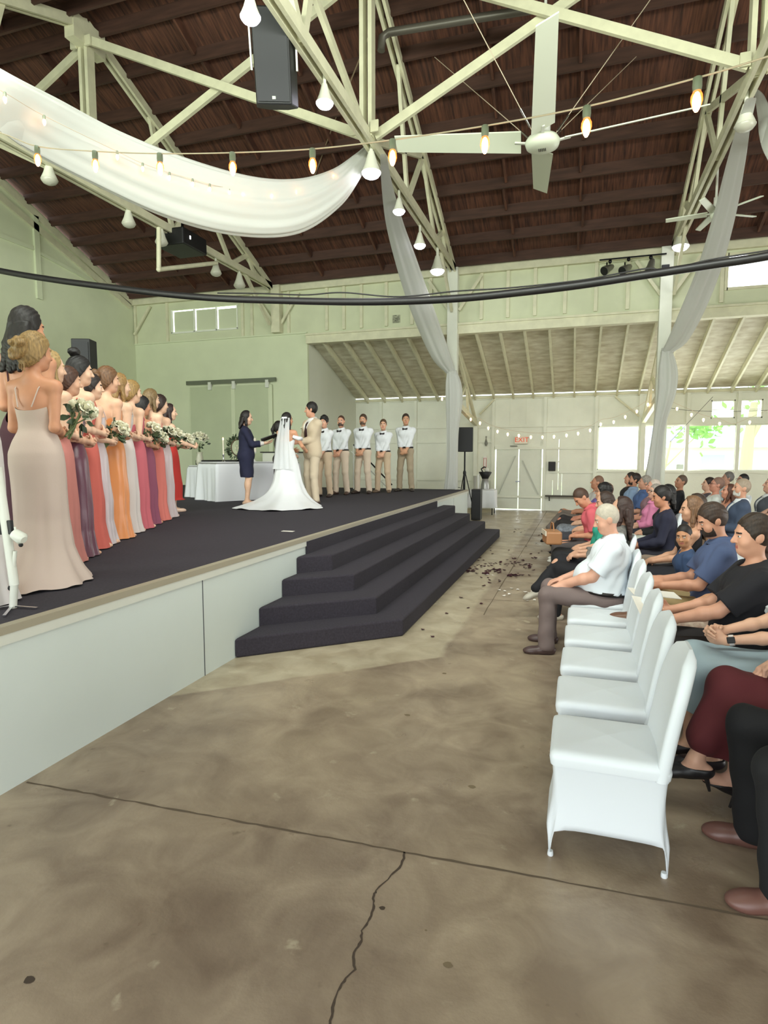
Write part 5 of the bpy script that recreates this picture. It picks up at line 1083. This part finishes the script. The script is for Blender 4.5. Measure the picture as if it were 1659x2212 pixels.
for q_ in (-1, 1): MB().lathe([(.036, -.05), (.045, .0), (.036, .05)], tuple(q['arm'][q_][2]+(q['arm'][q_][1]-q['arm'][q_][2])*.35), 12, tuple(q['arm'][q_][1]-q['arm'][q_][2])).build('sleeve_cuff', mat('cuff_white', 'e2dcd8', .7), b)
# bride
p = on(622, 1093); p = A([p[0], p[1], ZS]); yw = math.radians(4)
b, q = person('bride in a white gown with a long train and sheer veil', p, yw, head_h(p, 892), fem=True, vox=.007, skin='d29a78', hair='1b1311', style='long', head=(-38, 4, 0), hands={-1: (-.02, .36, 1.05), 1: (.26, .32, 1.04)}, handspec={-1: dict(dir=(.2, 1, 0), palm=(1, 0, 0), curl=.7), 1: dict(dir=(-.2, 1, 0), palm=(-1, 0, 0), curl=.7)},
     gown=dict(col='eceef0', satin=True, backdip=.10, train=.36, strap=False, folds=8, flare=.0, aline=.55, seed=31))
for q_ in (-1, 1):
    Sx, Ex, W_ = q['arm'][q_]; MB().tube([tuple(Sx+(Ex-Sx)*.28+A([-.05*q_, -.07, .0])), tuple(Sx+(Ex-Sx)*.42+A([.03*q_, -.04, 0])), tuple(Sx+(Ex-Sx)*.45+A([.055*q_, .02, 0])), tuple(Sx+(Ex-Sx)*.33+A([-.02*q_, .06, 0]))], [.03, .04, .04, .03], 10).build('off_shoulder_sleeve', cloth_mat('eceef0', True), b)
rows = []
for j in range(26):
    t_ = j/25; z = 1.655-t_*.95; wd = .085+.12*t_; r = []
    for k in range(25):
        x = (k/24-.5)*2; r.append((x*wd+.01*math.sin(9*x+5*t_), -.105-.085*min(1, t_*2.2)-.05*t_+.05*x*x*(1-t_)+.012*math.sin(11*x+1), z))
    rows.append(r)
MB().grid(rows).build('veil', mat('sheer_veil', 'eef0f2', .8, alpha=.16, trans=.3), b)
MB().bar((-.05, -.105, 1.655), (.05, -.105, 1.655), .02, .03).build('hair_comb', cloth_mat('eceef0', True), b)
# groom
p = on(676, 1088); b, q = person('groom in a beige suit with a dark tie facing the bride', p, math.radians(148), head_h(p, 869), vox=.0065, skin='d49c80', hair='18120f', style='short', shirt='eceae6', sleeve='long', collar=True, jacket='d0bea4', trousers='d1c0a8', shoes='5c4638', tie='3a1a1c', lapflower=1, leg=.062,
     hands={-1: (.02, .28, 1.06), 1: (.22, .24, 1.08)}, handspec={-1: dict(dir=(.1, 1, 0), palm=(1, 0, 0), curl=.8), 1: dict(dir=(-.1, 1, 0), palm=(-1, 0, 0), curl=.8)}, head=(-46, 4, 0), rise=.1)
# someone half hidden behind the bride
p = col_y(604, 10.2); person('person in dark grey with pale cuffs almost hidden behind the bride', p, math.radians(-70), 1.50, fem=True, vox=.009, skin=SK3, hair='1d1512', style='pony', shirt='4b4442', sleeve='elbow', skirt=('4b4442', .5), shoes='222222', hands={-1: (-.12, .3, 1.02), 1: (.12, .3, 1.02)})
# groomsmen
GM = [(702, 1073, 899, 'curly', '14100f', None, 'shaggy black hair', 'cfb79c'), (738, 1068, 898, 'thin', '4a2e20', '4a2e20', 'receding hair and a full brown beard', 'd3c0ac'), (785, 1066, 895, 'short', '4a3626', '5a4230', 'a short beard, third in the line', 'd3c0ac'), (828, 1064, 906, 'short', '5c4530', None, 'a shaved chin, shortest of the five', 'cbb397'), (876, 1061, 894, 'short', '3a2a20', None, 'darker khaki trousers, rightmost of the line', 'a89880')]
for i, (u, v, vt, sty, hc, bd, ds, tr) in enumerate(GM):
    p = on(u, v); d = math.atan2(p[0]-(-2.2), -(p[1]-5.5)); yw = math.radians(180-12+4*i)+.0
    person('groomsman in white shirt and bow tie with '+ds, p, yw, head_h(p, vt), vox=.0075, skin=('d8a488', 'd39c80', 'cf9a7a', 'd9a78a', 'cb9876')[i], hair=hc, style=sty, beard=bd, shirt='e6e9ec', sleeve='long', collar=True, bow='1e1416', trousers=tr, belt=True, shoes=('3a2a24', '4a352c', '33261f', '6b5848', '3a3430')[i], broad=(.90, .99, .98, .93, .98)[i],
           hands={-1: (-.045, .21, .90), 1: (.045, .22, .92)}, handspec={-1: dict(dir=(.8, .35, -.45), palm=(.2, -1, 0), curl=.6), 1: dict(dir=(-.8, .35, -.45), palm=(-.2, -1, 0), curl=.6)}, head=(((10, 14, 8, 12, 16)[i]), 2, 0), feet={-1: (-.14, 0, .085), 1: (.14, 0.02, .085)}, footyaw=18, loose=.002, leg=.066)
# ---------------------------------------------------------------- the seated guests (all face the stage, that is -X)
LEFT = PI/2
def seat(x, y, lb, who, H=1.72, chair=True, **k):
    H *= .975
    q = person(lb, (x+.02, y, 0), LEFT+math.radians(k.pop('turn', 0)), H, sit=True, **k)
    if chair: seat_chair(x-.02, y, who)
    return q
LAP = {-1: (-.08, .23, .655), 1: (.08, .24, .665)}; LAPS = {-1: dict(dir=(.7, .7, -.2), palm=(0, -.2, -1), curl=.6), 1: dict(dir=(-.7, .7, -.2), palm=(0, -.2, -1), curl=.6)}
KNEE = {-1: (-.13, .34, .62), 1: (.13, .34, .62)}; KNS = {-1: dict(dir=(.1, 1, -.3), palm=(0, 0, -1), curl=.35), 1: dict(dir=(-.1, 1, -.3), palm=(0, 0, -1), curl=.35)}
CR = dict(knees={-1: (-.06, .47, .56), 1: (.05, .46, .64)}, feet={-1: (-.06, .50, .085), 1: (-.14, .70, .36)}, footpitch={-1: 0, 1: 25})   # right leg crossed over
def base(**k):
    d = dict(hands=LAP, handspec=LAPS, vox=.0085, lean=10); d.update(k); return d
# first row
seat(.225, 5.28, 'heavy grey haired man in a white short sleeved shirt beside the empty chairs', 'the man in the white shirt', H=1.74, pz=.52, vox=.0055, skin='dba58c', hair='c0b6a6', brow='a79a88', style='buzz', fat=1.15, broad=1.1, armf=1.15, shirt='e3e9ef', collar=True, sleeve='short', loose=.008, trousers='766764', belt=True, shoes='4a3836', leg=.07, lean=6, head=(6, 26, 0), hands=KNEE, handspec=KNS,
     knees={-1: (-.17, .47, .53), 1: (.17, .47, .53)}, feet={-1: (-.17, .47, .085), 1: (.17, .46, .085)})
seat(.28, 6.30, 'woman with long brown hair and black trousers beside the man in white', 'the woman in black trousers', H=1.68, **base(fem=True, fat=.4, skin='c99a80', hair='3a2620', style='long', shirt='7d7a74', pat='5c5a58', sleeve='elbow', trousers='16151a', shoes='b9b2a4', lowshoe=True, lean=14, head=(0, 12, 0), hands={-1: (-.05, .30, .72), 1: (.05, .30, .74)}, **CR))
seat(.24, 7.25, 'woman in a teal top with a tan bag on her lap', 'the woman in teal', H=1.66, **base(fem=True, fat=.3, skin='d6a488', hair='3b2a22', style='long', shirt='2f9a84', sleeve='short', skirt=('1d1d20', .35), shoes='cfc8ba', lowshoe=True, head=(0, 22, 0)))
t = thing('handbag', 'tan handbag resting on the lap of the woman in teal', 'bag', (-.26, 7.22, .655), .2); MB().box((-.09, -.16, 0), (.09, .16, .15)).build('bag_body', mat('tan_leather', 'a5744e', .5), t, bevel=.02); MB().tube([(0, -.12, .15), (0, -.06, .24), (0, .06, .24), (0, .12, .15)], .008, 6).build('handle', mat('tan_leather', 'a5744e', .5), t); MB().box((-.1, -.155, .10), (-.088, .155, .155)).build('flap', mat('bag_trim', 'd7cbb6', .5), t)
seat(.22, 8.15, 'man with cropped brown hair in a coral shirt bending his head down', 'the man in coral', H=1.76, **base(skin='cf9274', hair='4b3428', style='buzz', shirt='d2606a', sleeve='short', collar=True, trousers='4a4444', shoes='4b4038', lean=-8, head=(18, 38, 0)))
seat(.24, 9.0, 'dark haired guest in glasses and white between coral shirt and far end', 'the dark haired guest in glasses', H=1.70, **base(skin='d3a083', hair='181414', style='curly', glasses=True, shirt='dcdcd6', sleeve='short', trousers='3a3a40', shoes='222222', head=(0, 4, 0)))
seat(.22, 9.85, 'guest in glasses with a sequinned grey skirt, first row', 'the guest in the sequinned skirt', H=1.70, **base(fem=True, skin='d6a78c', hair='6b4630', style='bob', glasses=True, shirt='8d8ba8', sleeve='elbow', skirt=('5c6068', .35), spat='8b9098', shoes='c9c6bc', lowshoe=True, lean=14, head=(0, -10, 0)))
seat(.20, 10.7, 'woman in a purple top leaning back near the far end of the first row', 'the woman in purple', H=1.68, **base(fem=True, skin='c08068', hair='5a3020', style='updo', shirt='6a5a94', sleeve='short', trousers='2a2626', shoes='1c1a1a', lean=16, head=(0, -12, 0), **CR))
seat(.22, 11.6, 'bald headed man in the farthest seat of the first row', 'the bald headed man', H=1.80, **base(skin='b98266', hair='7a5a48', style='thin', shirt='b8b4ae', sleeve='short', trousers='6a6058', shoes='1c1a1a', head=(0, 0, 0), **CR))
# second row
X2 = .95
seat(X2+.20, 2.60, 'man in black trousers and brown shoes, mostly outside the right edge', 'the man in black trousers', H=1.82, vox=.0055, skin='cf9c80', hair='2a1d16', style='short', shirt='22242a', sleeve='long', trousers='101013', leg=.078, shoes='6b4a42', lean=12, hands={-1: (.02, .10, .80), 1: (.2, .1, .80)}, knees={-1: (-.2, .45, .54), 1: (.17, .46, .54)}, feet={-1: (-.20, .40, .085), 1: (.19, .40, .085)})
seat(X2+.15, 3.12, 'woman in a burgundy dress with black open heels, mostly outside the right edge', 'the woman in burgundy', H=1.66, vox=.0055, fem=True, skin='d7a890', hair='4a2a20', style='long', shirt='571c22', sleeve='short', skirt=('571c22', .3), shoes='1b191c', lowshoe=True, heel=True, lean=10, hands={-1: (-.04, .2, .76), 1: (.12, .22, .72)}, handspec=LAPS, knees={-1: (-.08, .40, .53), 1: (.03, .44, .62)}, feet={-1: (-.06, .40, .17), 1: (-.12, .60, .26)}, footpitch={-1: -25, 1: 8})
b, q = seat(X2+.14, 3.55, 'woman in a pale blue skirt with a black watch, head outside the right edge', 'the woman in the pale blue skirt', H=1.68, vox=.005, fem=True, skin='dfb094', hair='8a6a48', style='long', shirt='c7d0d4', sleeve='short', skirt=('9fb2bb', .26), shoes='2a2228', lowshoe=True, lean=12, hands={-1: (-.06, .36, .74), 1: (.0, .37, .78)}, handspec={-1: dict(dir=(.4, .9, .1), palm=(.8, 0, .2), curl=.9), 1: dict(dir=(-.5, .9, .1), palm=(-.8, 0, -.3), curl=1.1)}, watch=-1, watchdir=(-1, .2, .3), knees={-1: (-.12, .47, .56), 1: (.06, .50, .60)}, feet={-1: (-.10, .42, .085), 1: (.04, .5, .085)})
b, q = seat(X2-.02, 4.02, 'man with short dark hair in a black polo shirt holding a folded paper', 'the man in the black polo', H=1.79, vox=.005, skin='dca488', hair='37291f', style='short', shirt='1b1a20', sleeve='short', loose=.008, fat=.35, trousers='2a2526', shoes='2c2422', lean=8, head=(4, 14, 0), hands={-1: (-.10, .38, .68), 1: (.06, .36, .70)}, handspec={-1: dict(dir=(.3, 1, 0), palm=(.7, 0, .5), curl=.7), 1: dict(dir=(-.5, .9, 0), palm=(-.6, 0, .3), curl=.7)})
t = thing('folded_paper', 'folded white paper held by the man in the black polo', 'paper', q['W']((-.02, .52, .72)), .5); MB().bar((0, -.07, -.05), (.02, .07, .05), .15, .003, (0, 1, 1)).build('sheet', mat('paper', 'e9e4da', .7), t)
seat(X2+.04, 4.46, 'woman in a cream floral skirt with an open programme, behind the black polo', 'the woman in the floral skirt', H=1.62, vox=.006, fem=True, skin='c99572', hair='3a241a', style='long', shirt='d9c7b2', pat='a8806c', sleeve='short', skirt=('d9c7b4', .3), spat='a98574', shoes='3a2a24', lowshoe=True, lean=14, hands={-1: (-.10, .30, .70), 1: (.06, .30, .70)}, handspec=LAPS, head=(0, 10, 0))
t = thing('programme', 'pale paper programme lying over the floral skirt', 'paper', (X2-.40, 4.50, .70), .1); MB().bar((-.17, 0, .02), (.14, 0, .0), .21, .004).build('sheet', mat('paper', 'e9e4da', .7), t)
seat(X2+.0, 5.02, 'bearded man in a blue polo shirt and khaki trousers looking down', 'the man in the blue polo', H=1.80, vox=.0055, skin='d29a7e', hair='3c2b20', style='short', beard='33251c', shirt='485678', sleeve='short', collar=True, loose=.006, trousers='a58f66', shoes='6b4a38', lean=8, head=(6, 32, 0), hands={-1: (-.08, .33, .68), 1: (.05, .33, .70)}, handspec=LAPS, knees={-1: (-.10, .47, .56), 1: (.02, .46, .70)}, feet={-1: (-.10, .52, .085), 1: (-.30, .52, .52)}, footpitch={-1: 0, 1: 0})
seat(X2-.02, 5.75, 'boy in a blue shirt turning his face towards the camera', 'the boy in blue', H=1.38, vox=.0055, skin='c08a64', hair='1d1512', style='buzz', shirt='34486a', sleeve='short', trousers='6a5c48', shoes='2a2a2a', pz=.60, lean=-4, head=(62, 10, 0), hands=LAP, handspec=LAPS, knees={-1: (-.12, .47, .6), 1: (.12, .47, .6)}, feet={-1: (-.12, .48, .22), 1: (.12, .48, .22)})
seat(X2+.06, 6.40, 'woman in a black dress with light brown bangs above the boy', 'the woman in the black dress with bangs', H=1.68, **base(fem=True, skin='cf9d80', hair='7b5a40', style='long', shirt='1d1a20', sleeve='none', skirt=('1a1a22', .3), shoes='222222', lowshoe=True, lean=6, head=(0, 12, 0), hands={-1: (-.04, .32, .68), 1: (.06, .32, .68)}))
seat(X2+.20, 6.95, 'woman with straight dark hair beside the bearded man in blue', 'the woman with straight dark hair', H=1.66, **base(fem=True, skin='cb9a7c', hair='3b2c22', style='long', shirt='b59a84', sleeve='short', skirt=('8a7a6c', .3), shoes='333333', lowshoe=True, lean=4, head=(0, 8, 0)))
seat(X2+.08, 7.75, 'dark haired man in a navy shirt leaning forward in the second row', 'the man in navy', H=1.78, **base(skin='c48a6c', hair='1d1715', style='short', shirt='25263a', sleeve='long', trousers='23222c', shoes='1c1a1a', lean=-6, head=(0, 6, 0), hands=KNEE, handspec=KNS))
seat(X2+.12, 8.9, 'woman with straight black hair in a black long sleeved dress', 'the woman in the long black dress', H=1.70, **base(fem=True, skin='d3a389', hair='141010', style='bob', shirt='17191a', sleeve='long', skirt=('c8ccc2', .35), spat='a9aea2', shoes='1c1a1a', lowshoe=True, lean=8, head=(10, 4, 0)))
seat(X2+.06, 9.85, 'older woman with short grey hair and glasses in a pink blouse', 'the woman in pink', H=1.64, **base(fem=True, fat=.4, skin='d3a48c', hair='a39a90', style='short', glasses=True, shirt='d884a8', sleeve='elbow', collar=True, trousers='2a2a33', shoes='222222', head=(25, 4, 0)))
seat(X2+.12, 10.75, 'bald pink faced man behind the woman with black hair', 'the bald pink faced man', H=1.74, **base(skin='d79a82', hair='cdbfb2', style='thin', shirt='8a6a72', sleeve='short', trousers='3a3a40', shoes='222222'))
seat(X2+.10, 11.9, 'grey haired man in a bright blue shirt beyond the pink blouse', 'the grey haired man in blue', H=1.80, **base(skin='d09a80', hair='9d948a', style='short', shirt='4c6390', sleeve='short', collar=True, trousers='3a3a40', shoes='222222'))
seat(X2+.0, 12.8, 'bearded man in a light blue shirt near the far wall', 'the bearded man in light blue', H=1.84, **base(skin='c88f72', hair='2e211a', style='short', beard='2e211a', shirt='90a8c8', sleeve='short', collar=True, trousers='3a3a40', shoes='222222'))
seat(X2-.02, 13.6, 'person with dark hair at the far end of the second row', 'the far end guest', H=1.84, **base(skin='d09a80', hair='2b201a', style='short', shirt='2b2b30', sleeve='long', trousers='3a3a40', shoes='222222'))
# third row and behind
seat(2.12, 9.5, 'man with a white beard in a blue suit jacket', 'the man in the blue suit', H=1.86, **base(skin='d09a7e', hair='a08f7c', brow='8a7a68', style='buzz', beard='d6d2ca', shirt='dfe3e6', sleeve='long', collar=True, jacket='404c62', jhem=-.1, trousers='2c3442', shoes='222222', lean=6, head=(4, 4, 0)))
seat(2.10, 10.35, 'woman with brown hair half hidden by the blue suit', 'the woman beside the blue suit', H=1.62, **base(fem=True, skin='cf9076', hair='5a3626', style='long', shirt='2a2226', sleeve='none', skirt=('2a2226', .3), shoes='222222', lowshoe=True))
seat(2.10, 11.25, 'man in glasses and a white shirt in the third row', 'the man in glasses and white', H=1.80, **base(skin='cc8f78', hair='8a6a5c', style='buzz', glasses=True, shirt='d6dad4', sleeve='short', trousers='3a3a40', shoes='222222'))
seat(2.12, 12.0, 'young person with dark hair past the man in glasses', 'the young dark haired guest', H=1.74, **base(skin='d3a58c', hair='2a1b16', style='short', shirt='5a5258', sleeve='short', trousers='3a3a40', shoes='222222'))
seat(1.74, 12.5, 'man in a black shirt sitting alone before the windows', 'the man in black by the windows', H=1.80, **base(skin='b98468', hair='5c4a3c', style='buzz', shirt='1c1d22', sleeve='long', trousers='22222a', shoes='222222', head=(20, 0, 0)))
seat(2.90, 14.3, 'grey haired man in the back row by the windows', 'the grey haired back row man', H=1.86, **base(skin='b78872', hair='6f6a66', style='short', shirt='b9c4c8', sleeve='short', trousers='3a3a40', shoes='222222'))
seat(3.02, 13.6, 'person with dark hair and sunglasses in the back row', 'the guest in sunglasses', H=1.80, **base(skin='c08e78', hair='1e1a1c', style='short', glasses=True, shirt='d0d0cc', sleeve='short', trousers='3a3a40', shoes='222222', head=(20, 0, 0)))
seat(2.80, 10.9, 'dark haired man in a grey suit near the right edge', 'the man in the grey suit', H=1.86, **base(skin='cf9f88', hair='4a3a30', style='short', shirt='d5d8da', sleeve='long', collar=True, jacket='4c5058', jhem=-.1, trousers='3c4048', shoes='222222'))
seat(2.72, 9.95, 'woman in a brown dress with bare arms at the right edge', 'the woman in brown', H=1.76, **base(fem=True, skin='cfa088', hair='8a6a50', style='long', shirt='4a2c26', sleeve='none', skirt=('4a2c26', .35), pat='6b4a40', shoes='222222', lowshoe=True, hands={-1: (-.1, .40, .72), 1: (.06, .42, .72)}))
seat(3.35, 11.3, 'grey haired guest at the right edge behind the brown dress', 'the grey haired right edge guest', H=1.84, **base(skin='d0a290', hair='8d8580', style='short', shirt='9a8a80', sleeve='short', trousers='3a3a40', shoes='222222'))
